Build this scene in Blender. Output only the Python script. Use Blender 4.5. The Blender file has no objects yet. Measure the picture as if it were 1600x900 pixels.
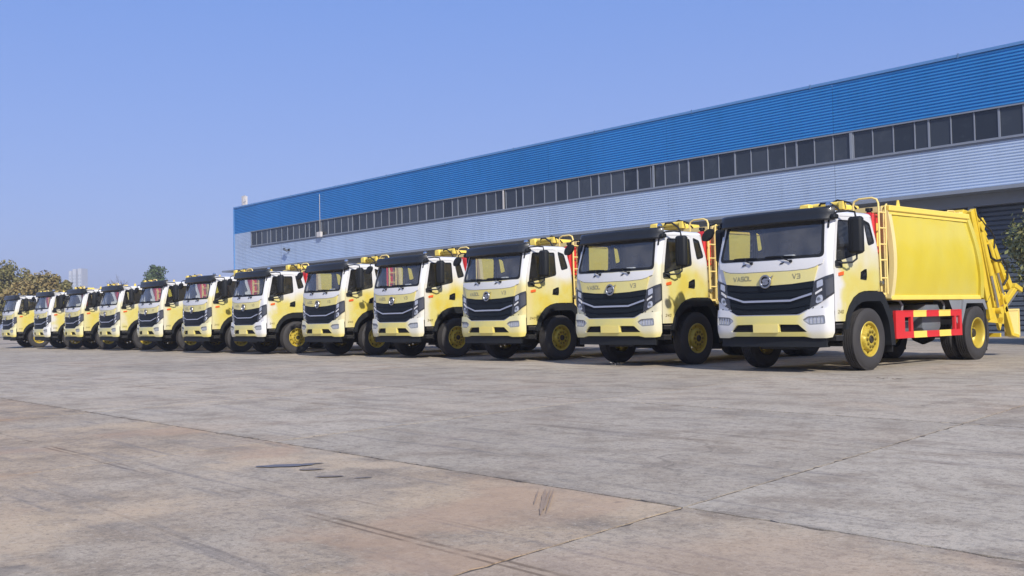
import bpy, bmesh, math, random
from mathutils import Vector, Matrix
from mathutils.geometry import delaunay_2d_cdt
R = math.radians
rnd = random.Random(7)
scn = bpy.context.scene
COL = scn.collection

# ------------------------------------------------------------------ camera, sky, sun, exposure
cam_d = bpy.data.cameras.new('camera')
cam = bpy.data.objects.new('camera', cam_d); COL.objects.link(cam)
rx = Vector((.66170, .74946, -.02129)); ux = Vector((.03636, -.00371, .99933)); bx_ = Vector((.74888, -.66204, -.02970))
M = Matrix.Identity(4)
for i in range(3):
    M[i][0] = rx[i]; M[i][1] = ux[i]; M[i][2] = bx_[i]
M.translation = Vector((8.6965, -14.538, 1.0003))
cam.matrix_world = M
cam_d.sensor_width = 36; cam_d.lens = 35.489; cam_d.clip_start = .05; cam_d.clip_end = 6000
scn.camera = cam

SUN_EL, SUN_AZ = R(36), math.atan2(.915, -.40)          # azimuth measured from +Y towards +X
w = bpy.data.worlds.new('World'); scn.world = w; w.use_nodes = True
nt = w.node_tree; nt.nodes.clear()
out = nt.nodes.new('ShaderNodeOutputWorld'); bg = nt.nodes.new('ShaderNodeBackground')
sky = nt.nodes.new('ShaderNodeTexSky'); sky.sky_type = 'NISHITA'; sky.sun_disc = False
sky.sun_elevation = SUN_EL; sky.sun_rotation = SUN_AZ
sky.air_density = 1.0; sky.dust_density = 1.5; sky.ozone_density = 3.0; sky.altitude = 50
bg.inputs['Strength'].default_value = .12
# the sky in the photograph is a soft periwinkle: grade the Nishita sky towards that, by elevation only
tcw = nt.nodes.new('ShaderNodeTexCoord'); sxyz = nt.nodes.new('ShaderNodeSeparateXYZ'); nt.links.new(tcw.outputs['Generated'], sxyz.inputs[0])
rampw = nt.nodes.new('ShaderNodeValToRGB'); nt.links.new(sxyz.outputs[2], rampw.inputs[0])
rampw.color_ramp.elements[0].position = 0; rampw.color_ramp.elements[0].color = (2.3, 2.95, 6.2, 1)
rampw.color_ramp.elements[1].position = .30; rampw.color_ramp.elements[1].color = (1.36, 2.42, 6.15, 1)
e3 = rampw.color_ramp.elements.new(1.0); e3.color = (1.0, 1.9, 4.6, 1)
mxw = nt.nodes.new('ShaderNodeMix'); mxw.data_type = 'RGBA'; mxw.inputs[0].default_value = .75
nt.links.new(sky.outputs[0], mxw.inputs[6]); nt.links.new(rampw.outputs[0], mxw.inputs[7])
nt.links.new(mxw.outputs[2], bg.inputs['Color']); nt.links.new(bg.outputs[0], out.inputs['Surface'])
sun_d = bpy.data.lights.new('sun', 'SUN'); sun = bpy.data.objects.new('sun', sun_d); COL.objects.link(sun)
sun_d.energy = 4.6; sun_d.angle = R(1.2); sun_d.color = (1, .93, .82)
sdir = Vector((math.sin(SUN_AZ) * math.cos(SUN_EL), math.cos(SUN_AZ) * math.cos(SUN_EL), math.sin(SUN_EL)))
sun.rotation_euler = sdir.to_track_quat('Z', 'Y').to_euler()
scn.view_settings.view_transform = 'Standard'; scn.view_settings.look = 'None'
scn.view_settings.exposure = 0.22; scn.view_settings.gamma = 1
scn.cycles.max_bounces = 8; scn.cycles.transparent_max_bounces = 16

# ------------------------------------------------------------------ materials
def mat(name, col, rough=.5, metal=0, spec=.5, coat=0, var=0, vscale=4, bump=0, bscale=40):
    m = bpy.data.materials.new(name); m.use_nodes = True
    n = m.node_tree; b = n.nodes['Principled BSDF']
    b.inputs['Base Color'].default_value = (*col, 1); b.inputs['Roughness'].default_value = rough
    b.inputs['Metallic'].default_value = metal; b.inputs['Specular IOR Level'].default_value = spec
    b.inputs['Coat Weight'].default_value = coat; b.inputs['Coat Roughness'].default_value = .08
    if var or bump:
        tc = n.nodes.new('ShaderNodeTexCoord')
    if var:
        ns = n.nodes.new('ShaderNodeTexNoise'); ns.inputs['Scale'].default_value = vscale; ns.inputs['Detail'].default_value = 6
        mx = n.nodes.new('ShaderNodeMix'); mx.data_type = 'RGBA'
        n.links.new(tc.outputs['Object'], ns.inputs['Vector']); n.links.new(ns.outputs[0], mx.inputs[0])
        mx.inputs[6].default_value = (*[c * (1 - var) for c in col], 1); mx.inputs[7].default_value = (*[min(1, c * (1 + var)) for c in col], 1)
        n.links.new(mx.outputs[2], b.inputs['Base Color'])
        rr = n.nodes.new('ShaderNodeMapRange'); rr.inputs[3].default_value = max(.03, rough - .1); rr.inputs[4].default_value = min(1, rough + .12)
        n.links.new(ns.outputs[0], rr.inputs[0]); n.links.new(rr.outputs[0], b.inputs['Roughness'])
    if bump:
        n2 = n.nodes.new('ShaderNodeTexNoise'); n2.inputs['Scale'].default_value = bscale; n2.inputs['Detail'].default_value = 4
        bp = n.nodes.new('ShaderNodeBump'); bp.inputs['Strength'].default_value = bump; bp.inputs['Distance'].default_value = .01
        n.links.new(tc.outputs['Object'], n2.inputs['Vector']); n.links.new(n2.outputs[0], bp.inputs['Height']); n.links.new(bp.outputs[0], b.inputs['Normal'])
    return m

class G:
    """tiny node-graph helper"""
    def __init__(s, m): s.t = m.node_tree; s.b = s.t.nodes['Principled BSDF']
    def n(s, typ, **k):
        x = s.t.nodes.new(typ)
        for a, v in k.items(): setattr(x, a, v)
        return x
    def l(s, a, b): s.t.links.new(a, b)
    def math(s, op, a, b=None, clamp=False):
        x = s.n('ShaderNodeMath', operation=op); x.use_clamp = clamp
        for i, v in enumerate((a, b)):
            if v is None: continue
            if isinstance(v, (int, float)): x.inputs[i].default_value = v
            else: s.l(v, x.inputs[i])
        return x.outputs[0]
    def noise(s, vec, scale, detail=5, rough=.5, dist=0):
        x = s.n('ShaderNodeTexNoise'); x.inputs['Scale'].default_value = scale; x.inputs['Detail'].default_value = detail
        x.inputs['Roughness'].default_value = rough; x.inputs['Distortion'].default_value = dist
        s.l(vec, x.inputs['Vector']); return x.outputs[0]
    def rng(s, v, a, b, c=0, d=1, smooth=True):
        x = s.n('ShaderNodeMapRange'); x.interpolation_type = 'SMOOTHSTEP' if smooth else 'LINEAR'
        s.l(v, x.inputs[0]); x.inputs[1].default_value = a; x.inputs[2].default_value = b; x.inputs[3].default_value = c; x.inputs[4].default_value = d
        return x.outputs[0]
    def mix(s, f, a, b, mode='MIX'):
        x = s.n('ShaderNodeMix', data_type='RGBA', blend_type=mode)
        for i, v in ((0, f), (6, a), (7, b)):
            if isinstance(v, (int, float)): x.inputs[i].default_value = v
            elif isinstance(v, tuple): x.inputs[i].default_value = (*v, 1)
            else: s.l(v, x.inputs[i])
        return x.outputs[2]

WHITE = (.68, .68, .68); PALE = (.64, .58, .205); YEL = (.64, .50, .058)

def paint_mat():
    """cab paint: yellow that fades to white towards the top and the corners; how far it fades differs per truck (object colour)"""
    m = bpy.data.materials.new('cab_paint'); m.use_nodes = True; g = G(m)
    tc = g.n('ShaderNodeTexCoord'); oi = g.n('ShaderNodeObjectInfo')
    xyz = g.n('ShaderNodeSeparateXYZ'); g.l(tc.outputs['Object'], xyz.inputs[0])
    rgb = g.n('ShaderNodeSeparateColor'); g.l(oi.outputs['Color'], rgb.inputs[0])
    off = g.n('ShaderNodeVectorMath', operation='ADD'); g.l(tc.outputs['Object'], off.inputs[0])
    sc = g.n('ShaderNodeVectorMath', operation='SCALE'); g.l(oi.outputs['Color'], sc.inputs[0]); sc.inputs['Scale'].default_value = 17.
    g.l(sc.outputs[0], off.inputs[1])
    nz = g.noise(off.outputs[0], 1.3, 2)
    nz2 = g.noise(off.outputs[0], 3.2, 3)
    # white at the top (above the window sill) everywhere
    zt = g.math('ADD', xyz.outputs[2], g.math('MULTIPLY', g.math('SUBTRACT', nz, .5), .9))
    top = g.rng(zt, 1.62, 2.12)
    # the front corner is whiter on some trucks
    fy = g.math('ADD', xyz.outputs[1], g.math('MULTIPLY', g.math('SUBTRACT', nz2, .5), .7))
    corner = g.math('MULTIPLY', g.rng(fy, .38, .06), rgb.outputs[0])
    f = g.math('MAXIMUM', top, corner)
    yel = g.mix(g.rng(nz2, .3, .7), YEL, PALE)
    yel = g.mix(rgb.outputs[1], yel, PALE)
    g.l(g.mix(f, yel, WHITE), g.b.inputs['Base Color'])
    g.b.inputs['Roughness'].default_value = .32; g.b.inputs['Coat Weight'].default_value = .8; g.b.inputs['Coat Roughness'].default_value = .05
    return m

def bumper_mat():
    m = bpy.data.materials.new('bumper_paint'); m.use_nodes = True; g = G(m)
    tc = g.n('ShaderNodeTexCoord'); oi = g.n('ShaderNodeObjectInfo')
    xyz = g.n('ShaderNodeSeparateXYZ'); g.l(tc.outputs['Object'], xyz.inputs[0])
    rgb = g.n('ShaderNodeSeparateColor'); g.l(oi.outputs['Color'], rgb.inputs[0])
    nz = g.noise(tc.outputs['Object'], 2.1, 3)
    ax = g.math('ABSOLUTE', xyz.outputs[0])
    e = g.rng(g.math('ADD', ax, g.math('MULTIPLY', g.math('SUBTRACT', nz, .5), .5)), .55, .85)
    e = g.math('MULTIPLY', e, rgb.outputs[0])
    yel = g.mix(g.rng(nz, .35, .65), (.78, .66, .17), PALE)
    yel = g.mix(rgb.outputs[1], yel, PALE)
    low = g.rng(xyz.outputs[2], .72, .6, 0, .65)
    e2 = g.math('SUBTRACT', e, g.math('MULTIPLY', low, .6), True)
    g.l(g.mix(e2, yel, WHITE), g.b.inputs['Base Color'])
    g.b.inputs['Roughness'].default_value = .34; g.b.inputs['Coat Weight'].default_value = .7; g.b.inputs['Coat Roughness'].default_value = .06
    return m

def stripe_mat():
    m = bpy.data.materials.new('front_panel_paint'); m.use_nodes = True; g = G(m)
    tc = g.n('ShaderNodeTexCoord'); xyz = g.n('ShaderNodeSeparateXYZ'); g.l(tc.outputs['Object'], xyz.inputs[0])
    oi = g.n('ShaderNodeObjectInfo'); rgb = g.n('ShaderNodeSeparateColor'); g.l(oi.outputs['Color'], rgb.inputs[0])
    nz = g.noise(tc.outputs['Object'], 1.7, 3)
    yel = g.mix(g.rng(nz, .35, .65), (.79, .65, .15), PALE)
    yel = g.mix(g.math('MULTIPLY', rgb.outputs[1], .7), yel, (.80, .72, .36))
    g.l(yel, g.b.inputs['Base Color'])
    g.b.inputs['Roughness'].default_value = .34; g.b.inputs['Coat Weight'].default_value = .7; g.b.inputs['Coat Roughness'].default_value = .06
    return m

def glass_mat(name, tint, refl=.04, rough=.02, grey_film=0):
    m = bpy.data.materials.new(name); m.use_nodes = True; t = m.node_tree; t.nodes.clear()
    o = t.nodes.new('ShaderNodeOutputMaterial'); mx = t.nodes.new('ShaderNodeMixShader')
    tr = t.nodes.new('ShaderNodeBsdfTransparent'); tr.inputs[0].default_value = (*tint, 1)
    gl = t.nodes.new('ShaderNodeBsdfGlossy'); gl.inputs['Roughness'].default_value = rough
    lw = t.nodes.new('ShaderNodeLayerWeight'); lw.inputs[0].default_value = .5     # thin pane: the same reflectance from either side
    pw = t.nodes.new('ShaderNodeMath'); pw.operation = 'POWER'; pw.inputs[1].default_value = 4.5; t.links.new(lw.outputs['Facing'], pw.inputs[0])
    ad = t.nodes.new('ShaderNodeMath'); ad.operation = 'MULTIPLY_ADD'; ad.inputs[1].default_value = .9; ad.inputs[2].default_value = .04 + refl; ad.use_clamp = True
    t.links.new(pw.outputs[0], ad.inputs[0]); t.links.new(ad.outputs[0], mx.inputs[0])
    t.links.new(tr.outputs[0], mx.inputs[1]); t.links.new(gl.outputs[0], mx.inputs[2])
    if grey_film:                                             # thin dusty film, added to grey and lighten the dark pane
        df = t.nodes.new('ShaderNodeBsdfDiffuse'); df.inputs[0].default_value = (.55, .53, .48, 1); m2 = t.nodes.new('ShaderNodeMixShader')
        tc = t.nodes.new('ShaderNodeTexCoord'); ns = t.nodes.new('ShaderNodeTexNoise'); ns.inputs['Scale'].default_value = 2.5; ns.inputs['Detail'].default_value = 5; mr = t.nodes.new('ShaderNodeMapRange')
        t.links.new(tc.outputs['Object'], ns.inputs['Vector']); t.links.new(ns.outputs[0], mr.inputs[0]); mr.inputs[1].default_value = .3; mr.inputs[2].default_value = .7; mr.inputs[3].default_value = grey_film * .4; mr.inputs[4].default_value = grey_film * 1.6
        t.links.new(mr.outputs[0], m2.inputs[0]); t.links.new(mx.outputs[0], m2.inputs[1]); t.links.new(df.outputs[0], m2.inputs[2]); t.links.new(m2.outputs[0], o.inputs[0])
    else: t.links.new(mx.outputs[0], o.inputs[0])
    return m

def body_mat():
    m = bpy.data.materials.new('body_yellow'); m.use_nodes = True; g = G(m)
    tc = g.n('ShaderNodeTexCoord'); nz = g.noise(tc.outputs['Object'], .9, 3); n2 = g.noise(tc.outputs['Object'], 9, 5)
    c = g.mix(g.rng(nz, .35, .68), (.63, .505, .036), (.625, .53, .08))
    c = g.mix(g.rng(n2, .62, .8, 0, .25), c, (.70, .47, .05))
    g.l(c, g.b.inputs['Base Color']); g.b.inputs['Roughness'].default_value = .36
    g.b.inputs['Coat Weight'].default_value = .45; g.b.inputs['Coat Roughness'].default_value = .14
    bp = g.n('ShaderNodeBump'); bp.inputs['Strength'].default_value = .25; bp.inputs['Distance'].default_value = .03
    g.l(g.noise(tc.outputs['Object'], 2.2, 2), bp.inputs['Height']); g.l(bp.outputs[0], g.b.inputs['Normal'])
    return m

mt = dict(
    paint=paint_mat(), bumper=bumper_mat(), stripe=stripe_mat(), body=body_mat(),
    white=mat('white_paint', WHITE, .38, coat=.4, var=.04),
    cream=mat('cream_paint', (.72, .60, .28), .45, var=.06, vscale=3),
    ladder=mat('ladder_paint', (.80, .62, .22), .45, var=.06),
    loader=mat('loader_yellow', (.68, .49, .035), .42, coat=.2, var=.12, vscale=6),
    black=mat('black_plastic', (.012, .014, .017), .6, spec=.3, var=.25, vscale=8, bump=.12, bscale=220),
    visor=mat('visor_plastic', (.015, .018, .023), .4, spec=.35, var=.2, vscale=5, coat=.2),
    dark=mat('chassis_black', (.012, .012, .013), .6, var=.3, vscale=6),
    grille=mat('grille_black', (.007, .011, .016), .5, spec=.22, var=.2, vscale=9),
    interior=mat('interior_grey', (.075, .08, .085), .7, var=.2),
    seat=mat('seat_cloth', (.11, .112, .12), .9, var=.25, vscale=12),
    chrome=mat('chrome_trim', (.75, .75, .74), .18, metal=1),
    badge=mat('badge_metal', (.42, .42, .42), .3, metal=.9),
    letter=mat('letter_grey', (.33, .31, .19), .4),
    letter_dark=mat('letter_dark', (.22, .18, .07), .4),
    lens=glass_mat('lamp_cover', (.55, .58, .62), .03, .05),
    refl=mat('lamp_reflector', (.72, .74, .76), .22, metal=.7, var=.3, vscale=45),
    lampdark=mat('lamp_housing', (.03, .032, .037), .2, coat=.8),
    sidelens=mat('dark_lens', (.055, .058, .066), .15, coat=1, var=.3, vscale=6),
    orange=mat('orange_lens', (.75, .13, .03), .25, coat=.6),
    glass=glass_mat('windscreen_glass', (.84, .86, .86), .08, grey_film=.075),
    side_glass=glass_mat('side_glass', (.70, .73, .74), .05, grey_film=.03),
    mirror=mat('mirror_glass', (.6, .62, .64), .04, metal=1),
    tyre=mat('tyre_rubber', (.034, .032, .033), .75, var=.25, vscale=9, bump=.2, bscale=90),
    rim=mat('rim_yellow', (.50, .38, .05), .42, metal=.15, var=.15, vscale=10),
    nut=mat('nut_dark', (.24, .18, .03), .45, metal=.2),
    hub=mat('hub_black', (.03, .025, .015), .5),
    red=mat('red_paint', (.62, .025, .03), .4, coat=.3, var=.08),
    gyel=mat('guard_yellow', (.82, .62, .12), .45, var=.06),
    grey=mat('tank_grey', (.13, .145, .165), .5, var=.12),
    midgrey=mat('fender_grey', (.20, .215, .235), .55, var=.1),
    steel=mat('bare_steel', (.5, .49, .46), .35, metal=.9, var=.15),
    rustpipe=mat('brown_pipe', (.22, .10, .04), .5, var=.2),
    card=mat('card_white', (.7, .72, .74), .6),
)

# ------------------------------------------------------------------ mesh building
def inpoly(x, y, P):
    c = False; n = len(P); j = n - 1
    for i in range(n):
        xi, yi = P[i]; xj, yj = P[j]
        if (yi > y) != (yj > y) and x < (xj - xi) * (y - yi) / (yj - yi) + xi: c = not c
        j = i
    return c

def area(P): return .5 * sum(P[i][0] * P[(i + 1) % len(P)][1] - P[(i + 1) % len(P)][0] * P[i][1] for i in range(len(P)))
def ccw(P): return list(P) if area(P) > 0 else list(P)[::-1]

def dens(P, step):
    o = []
    for i in range(len(P)):
        a, b = P[i], P[(i + 1) % len(P)]
        k = max(1, int(math.ceil(math.dist(a, b) / step)))
        for j in range(k): o.append((a[0] + (b[0] - a[0]) * j / k, a[1] + (b[1] - a[1]) * j / k))
    return o

def rounded(P, r, n=4):
    """round every corner of a polygon"""
    o = []; L = len(P)
    for i in range(L):
        p0, p1, p2 = Vector(P[i - 1]), Vector(P[i]), Vector(P[(i + 1) % L])
        d1, d2 = (p0 - p1), (p2 - p1); q = min(r, d1.length * .45, d2.length * .45)
        a, b = p1 + d1.normalized() * q, p1 + d2.normalized() * q
        for k in range(n + 1):
            t = k / n; v = a * (1 - t) ** 2 + p1 * 2 * t * (1 - t) + b * t * t
            o.append((v.x, v.y))
    return o

class MB:
    def __init__(s): s.v = []; s.f = []; s.m = []
    def add(s, vs, fs, m=0):
        b = len(s.v); s.v += [tuple(v) for v in vs]; s.f += [tuple(i + b for i in f) for f in fs]; s.m += [m] * len(fs); return s
    def box(s, x0, x1, y0, y1, z0, z1, m=0):
        v = [(x, y, z) for x in (x0, x1) for y in (y0, y1) for z in (z0, z1)]
        return s.add(v, [(0, 1, 3, 2), (4, 6, 7, 5), (0, 4, 5, 1), (2, 3, 7, 6), (0, 2, 6, 4), (1, 5, 7, 3)], m)
    def cbox(s, x0, x1, y0, y1, z0, z1, c=.01, m=0):
        """box with chamfered edges"""
        X, Y, Z = (x0, x1), (y0, y1), (z0, z1); vs = {}; v = []; f = []
        sg = (1, -1)
        for i in (0, 1):
            for j in (0, 1):
                for k in (0, 1):
                    p = (X[i], Y[j], Z[k]); d = (sg[i] * c, sg[j] * c, sg[k] * c)
                    for a in range(3):
                        q = [p[t] + (0 if t == a else d[t]) for t in range(3)]
                        vs[i, j, k, a] = len(v); v.append(q)
        for a in range(3):
            for e in (0, 1):
                q = []
                for (m1, m2) in ((0, 0), (1, 0), (1, 1), (0, 1)):
                    idx = [0, 0, 0]; idx[a] = e; idx[(a + 1) % 3] = m1; idx[(a + 2) % 3] = m2
                    q.append(vs[(*idx, a)])
                f.append(q if e else q[::-1])
        for a in range(3):          # edges along axis a
            b1, b2 = (a + 1) % 3, (a + 2) % 3
            for e1 in (0, 1):
                for e2 in (0, 1):
                    i0 = [0, 0, 0]; i0[b1] = e1; i0[b2] = e2; i1 = list(i0); i1[a] = 1
                    q = [vs[(*i0, b1)], vs[(*i1, b1)], vs[(*i1, b2)], vs[(*i0, b2)]]
                    f.append(q if (e1 != e2) else q[::-1])
        for i in (0, 1):
            for j in (0, 1):
                for k in (0, 1):
                    q = [vs[i, j, k, 0], vs[i, j, k, 1], vs[i, j, k, 2]]
                    f.append(q if (i + j + k) % 2 else q[::-1])
        return s.add(v, f, m)
    def tube(s, pts, r, n=8, m=0, cap=True):
        pts = [Vector(p) for p in pts]; v = []; f = []
        up = Vector((0, 0, 1)); prev = None
        for i, p in enumerate(pts):
            t = (pts[min(i + 1, len(pts) - 1)] - pts[max(i - 1, 0)]).normalized()
            if prev is None:
                a = up if abs(t.z) < .9 else Vector((1, 0, 0)); u = t.cross(a).normalized()
            else:
                u = (prev - t * prev.dot(t)).normalized()
            prev = u; wv = t.cross(u); rr = r[i] if isinstance(r, (list, tuple)) else r
            for k in range(n):
                an = 2 * math.pi * k / n; v.append(p + (u * math.cos(an) + wv * math.sin(an)) * rr)
        for i in range(len(pts) - 1):
            for k in range(n):
                a, b = i * n + k, i * n + (k + 1) % n; f.append((a, b, b + n, a + n))
        if cap: f.append(tuple(range(n))[::-1]); f.append(tuple(range((len(pts) - 1) * n, len(pts) * n)))
        return s.add(v, f, m)
    def lathe(s, prof, cx, cy, cz, n=32, m=0, sx=1):
        """profile of (radius, x) turned about an axis along x"""
        v = []; f = []
        for r, x in prof:
            for k in range(n):
                a = 2 * math.pi * k / n; v.append((cx + sx * x, cy + r * math.cos(a), cz + r * math.sin(a)))
        for i in range(len(prof) - 1):
            for k in range(n):
                a, b = i * n + k, i * n + (k + 1) % n; f.append((a, b, b + n, a + n))
        return s.add(v, f, m)
    def patch(s, outline, fn, holes=(), off=0., depth=.02, step=.15, m=0, xs=(), inner=True, back=False):
        """sheet cut to a 2-D outline (with holes), laid on the surface fn(a, b, off), with edges going in by depth"""
        outline = dens(ccw(outline), step); holes = [dens(ccw(h), step) for h in holes]
        V = []; E = []
        for L in [outline] + holes:
            b = len(V); V += L; E += [(b + i, b + (i + 1) % len(L)) for i in range(len(L))]
        if inner:
            x0 = min(p[0] for p in outline); x1 = max(p[0] for p in outline); y0 = min(p[1] for p in outline); y1 = max(p[1] for p in outline)
            cols = sorted(set([x0 + step * (i + .5) for i in range(int((x1 - x0) / step) + 1)] + [x for x in xs if x0 < x < x1]))
            for x in cols:
                for j in range(int((y1 - y0) / step) + 1):
                    y = y0 + step * (j + .5)
                    if inpoly(x, y, outline) and not any(inpoly(x, y, h) for h in holes): V.append((x, y))
        r = delaunay_2d_cdt([Vector(p) for p in V], E, [], 0, 1e-5)
        ov, of = r[0], r[2]; vs = []; fs = []
        of_ = off if callable(off) else (lambda a, b: off)
        for p in ov: vs.append(fn(p.x, p.y, of_(p.x, p.y)))
        for t in of:
            cx = sum(ov[i].x for i in t) / len(t); cy = sum(ov[i].y for i in t) / len(t)
            if inpoly(cx, cy, outline) and not any(inpoly(cx, cy, h) for h in holes):
                P = [(ov[i].x, ov[i].y) for i in t]; fs.append(tuple(t) if area(P) > 0 else tuple(t)[::-1])
        s.add(vs, fs, m)
        if back:
            s.add([fn(p.x, p.y, of_(p.x, p.y) - depth) for p in ov], [f[::-1] for f in fs], m)
        if depth:
            for li, L in enumerate([outline] + holes):
                n = len(L); vs = []; fs = []
                for p in L:
                    o = of_(*p); vs += [fn(*p, o), fn(*p, o - depth)]
                for i in range(n):
                    a, b = 2 * i, 2 * ((i + 1) % n)
                    q = (a, a + 1, b + 1, b); fs.append(q if li == 0 else q[::-1])
                s.add(vs, fs, m)
        return s
    def obj(s, name, mats, parent=None, bevel=0, smooth=30, loc=None):
        me = bpy.data.meshes.new(name); me.from_pydata(s.v, [], s.f)
        for mm in (mats if isinstance(mats, (list, tuple)) else [mats]): me.materials.append(mm)
        me.polygons.foreach_set('material_index', s.m)
        if bevel:
            bm = bmesh.new(); bm.from_mesh(me); bmesh.ops.remove_doubles(bm, verts=bm.verts, dist=1e-5)
            bmesh.ops.bevel(bm, geom=[e for e in bm.edges if len(e.link_faces) == 2 and e.calc_face_angle(0) > .5], offset=bevel, segments=2, affect='EDGES', profile=.5)
            bm.to_mesh(me); bm.free()
        if smooth:
            me.polygons.foreach_set('use_smooth', [True] * len(me.polygons))
            try: me.set_sharp_from_angle(angle=R(smooth))
            except Exception: pass
        me.update()
        o = bpy.data.objects.new(name, me); COL.objects.link(o)
        if parent: o.parent = parent
        if loc: o.location = loc
        return o

def tag(o, label=None, cat=None, group=None, kind=None):
    if label: o['label'] = label
    if cat: o['category'] = cat
    if group: o['group'] = group
    if kind: o['kind'] = kind
    return o
def empty(name, loc=(0, 0, 0), parent=None):
    o = bpy.data.objects.new(name, None); COL.objects.link(o); o.location = loc; o.empty_display_size = .2
    if parent: o.parent = parent
    return o
KIDS = {}
def copy_tree(o, parent=None, color=None):
    c = o.copy(); COL.objects.link(c)
    if color: c.color = color
    if parent: c.parent = parent
    for ch in list(o.children): copy_tree(ch, c, color)
    return c

# ------------------------------------------------------------------ ground: concrete yard
def concrete_mat(name):
    m = bpy.data.materials.new(name); m.use_nodes = True; g = G(m)
    ge = g.n('ShaderNodeNewGeometry'); P = ge.outputs['Position']; oi = g.n('ShaderNodeObjectInfo')
    xyz = g.n('ShaderNodeSeparateXYZ'); g.l(P, xyz.inputs[0])
    rgb = g.n('ShaderNodeSeparateColor'); g.l(oi.outputs['Color'], rgb.inputs[0])
    big = g.noise(P, .35, 6, .55); med = g.noise(P, 1.7, 8, .62); fine = g.noise(P, 14, 8, .7); grit = g.noise(P, 90, 3, .6)
    st = g.n('ShaderNodeMapping'); st.inputs['Scale'].default_value = (.5, 3.0, 1); g.l(P, st.inputs[0])
    streak = g.noise(st.outputs[0], 1.2, 7, .6)
    warm = g.mix(g.rng(big, .35, .65), (.385, .30, .21), (.445, .35, .245))
    cool = g.mix(g.rng(big, .35, .65), (.395, .352, .285), (.45, .402, .328))
    c = g.mix(g.math('MULTIPLY', rgb.outputs[0], g.rng(g.noise(P, .28, 4, .6), .36, .56, .35, 1)), cool, warm)
    c = g.mix(g.rng(med, .45, .68, 0, .65), c, (.215, .175, .135))
    c = g.mix(g.rng(med, .45, .25, 0, .45), c, (.50, .42, .33))
    c = g.mix(g.rng(streak, .5, .68, 0, .5), c, (.235, .215, .195))
    st2 = g.n('ShaderNodeMapping'); st2.inputs['Scale'].default_value = (.25, 6.0, 1); st2.inputs['Rotation'].default_value = (0, 0, .16); g.l(P, st2.inputs[0])
    c = g.mix(g.rng(g.noise(st2.outputs[0], 1.5, 8, .65), .56, .66, 0, .5), c, (.17, .16, .155))
    c = g.mix(g.rng(fine, .5, .6, 0, .4), c, (.16, .14, .12))
    c = g.mix(g.rng(g.noise(P, 5.5, 8, .75), .53, .62, 0, .42), c, (.19, .165, .14))
    c = g.mix(g.rng(grit, .5, .72, 0, .45), c, (.13, .11, .09))
    crk = g.n('ShaderNodeTexVoronoi', feature='DISTANCE_TO_EDGE'); crk.inputs['Scale'].default_value = .16
    cv = g.n('ShaderNodeVectorMath', operation='ADD'); g.l(P, cv.inputs[0]); nzc = g.n('ShaderNodeTexNoise'); nzc.inputs['Scale'].default_value = .9; nzc.inputs['Detail'].default_value = 7; g.l(P, nzc.inputs['Vector']); g.l(nzc.outputs['Color'], cv.inputs[1]); g.l(cv.outputs[0], crk.inputs['Vector'])
    c = g.mix(g.math('MULTIPLY', g.rng(crk.outputs[0], .003, .001, 0, .35), g.rng(g.noise(P, .3, 2), .5, .58)), c, (.09, .075, .06))
    # worn, stained edges where the warm slabs meet the grey ones
    ew = g.math('ABSOLUTE', g.math('ADD', xyz.outputs[1], g.math('ADD', 10.43, g.math('MULTIPLY', g.math('SUBTRACT', g.noise(P, 3., 6, .65), .5), .35))))
    c = g.mix(g.math('MULTIPLY', g.rng(ew, .13, .02, 0, .7), g.rng(g.noise(P, 2.2, 6, .7), .47, .6)), c, (.13, .11, .09))
    cream = g.math('MULTIPLY', g.rng(g.noise(P, .8, 6, .65), .5, .62, 0, .6), rgb.outputs[0])
    c = g.mix(cream, c, (.54, .42, .285))
    c = g.mix(g.rng(g.noise(P, 30, 6, .8), .53, .61, 0, .5), c, (.12, .10, .08))
    c = g.mix(g.rng(g.noise(P, 22, 6, .8), .535, .62, 0, .42), c, (.56, .49, .40))
    rust = g.math('MULTIPLY', g.rng(g.noise(P, .55, 5, .6, .6), .52, .66, 0, .6), rgb.outputs[0])
    c = g.mix(rust, c, (.42, .29, .195))
    # oil spots
    sp = g.math('MULTIPLY', g.rng(g.noise(P, 2.6, 4, .55, .3), .68, .74, 0, .6), g.rng(g.noise(P, .8, 2), .5, .62))
    c = g.mix(sp, c, (.085, .075, .07))
    # a pair of dark tyre tracks running along x
    wob = g.math('MULTIPLY', g.math('SUBTRACT', g.noise(P, .5, 2), .5), .05)
    for yy, wd, st_ in ((-11.80, .015, .7), (-11.86, .012, .65), (-11.45, .010, .25), (-12.55, .012, .18), (-8.1, .06, .3), (-7.7, .05, .25), (-3.9, .08, .22)):
        d = g.math('ABSOLUTE', g.math('ADD', g.math('SUBTRACT', xyz.outputs[1], yy), wob))
        k = g.math('MULTIPLY', g.rng(d, wd * 1.4, wd * .4, 0, st_), g.rng(g.noise(P, 1.3, 7, .65), .42, .56))
        c = g.mix(k, c, (.12, .085, .055))
    tint = g.n('ShaderNodeMix', data_type='RGBA', blend_type='MULTIPLY'); tint.inputs[0].default_value = 1
    g.l(c, tint.inputs[6])
    k = g.rng(oi.outputs['Random'], 0, 1, .9, 1.08, False); cc = g.n('ShaderNodeCombineColor')
    for i in range(3): g.l(k, cc.inputs[i])
    g.l(cc.outputs[0], tint.inputs[7]); g.l(tint.outputs[2], g.b.inputs['Base Color'])
    g.l(g.rng(med, .3, .7, .75, .92), g.b.inputs['Roughness']); g.b.inputs['Specular IOR Level'].default_value = .3
    bp = g.n('ShaderNodeBump'); bp.inputs['Strength'].default_value = .5; bp.inputs['Distance'].default_value = .012
    g.l(g.math('ADD', g.math('MULTIPLY', fine, .7), g.math('MULTIPLY', grit, .4)), bp.inputs['Height']); g.l(bp.outputs[0], g.b.inputs['Normal'])
    return m
mt['concrete'] = concrete_mat('yard_concrete')
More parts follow.
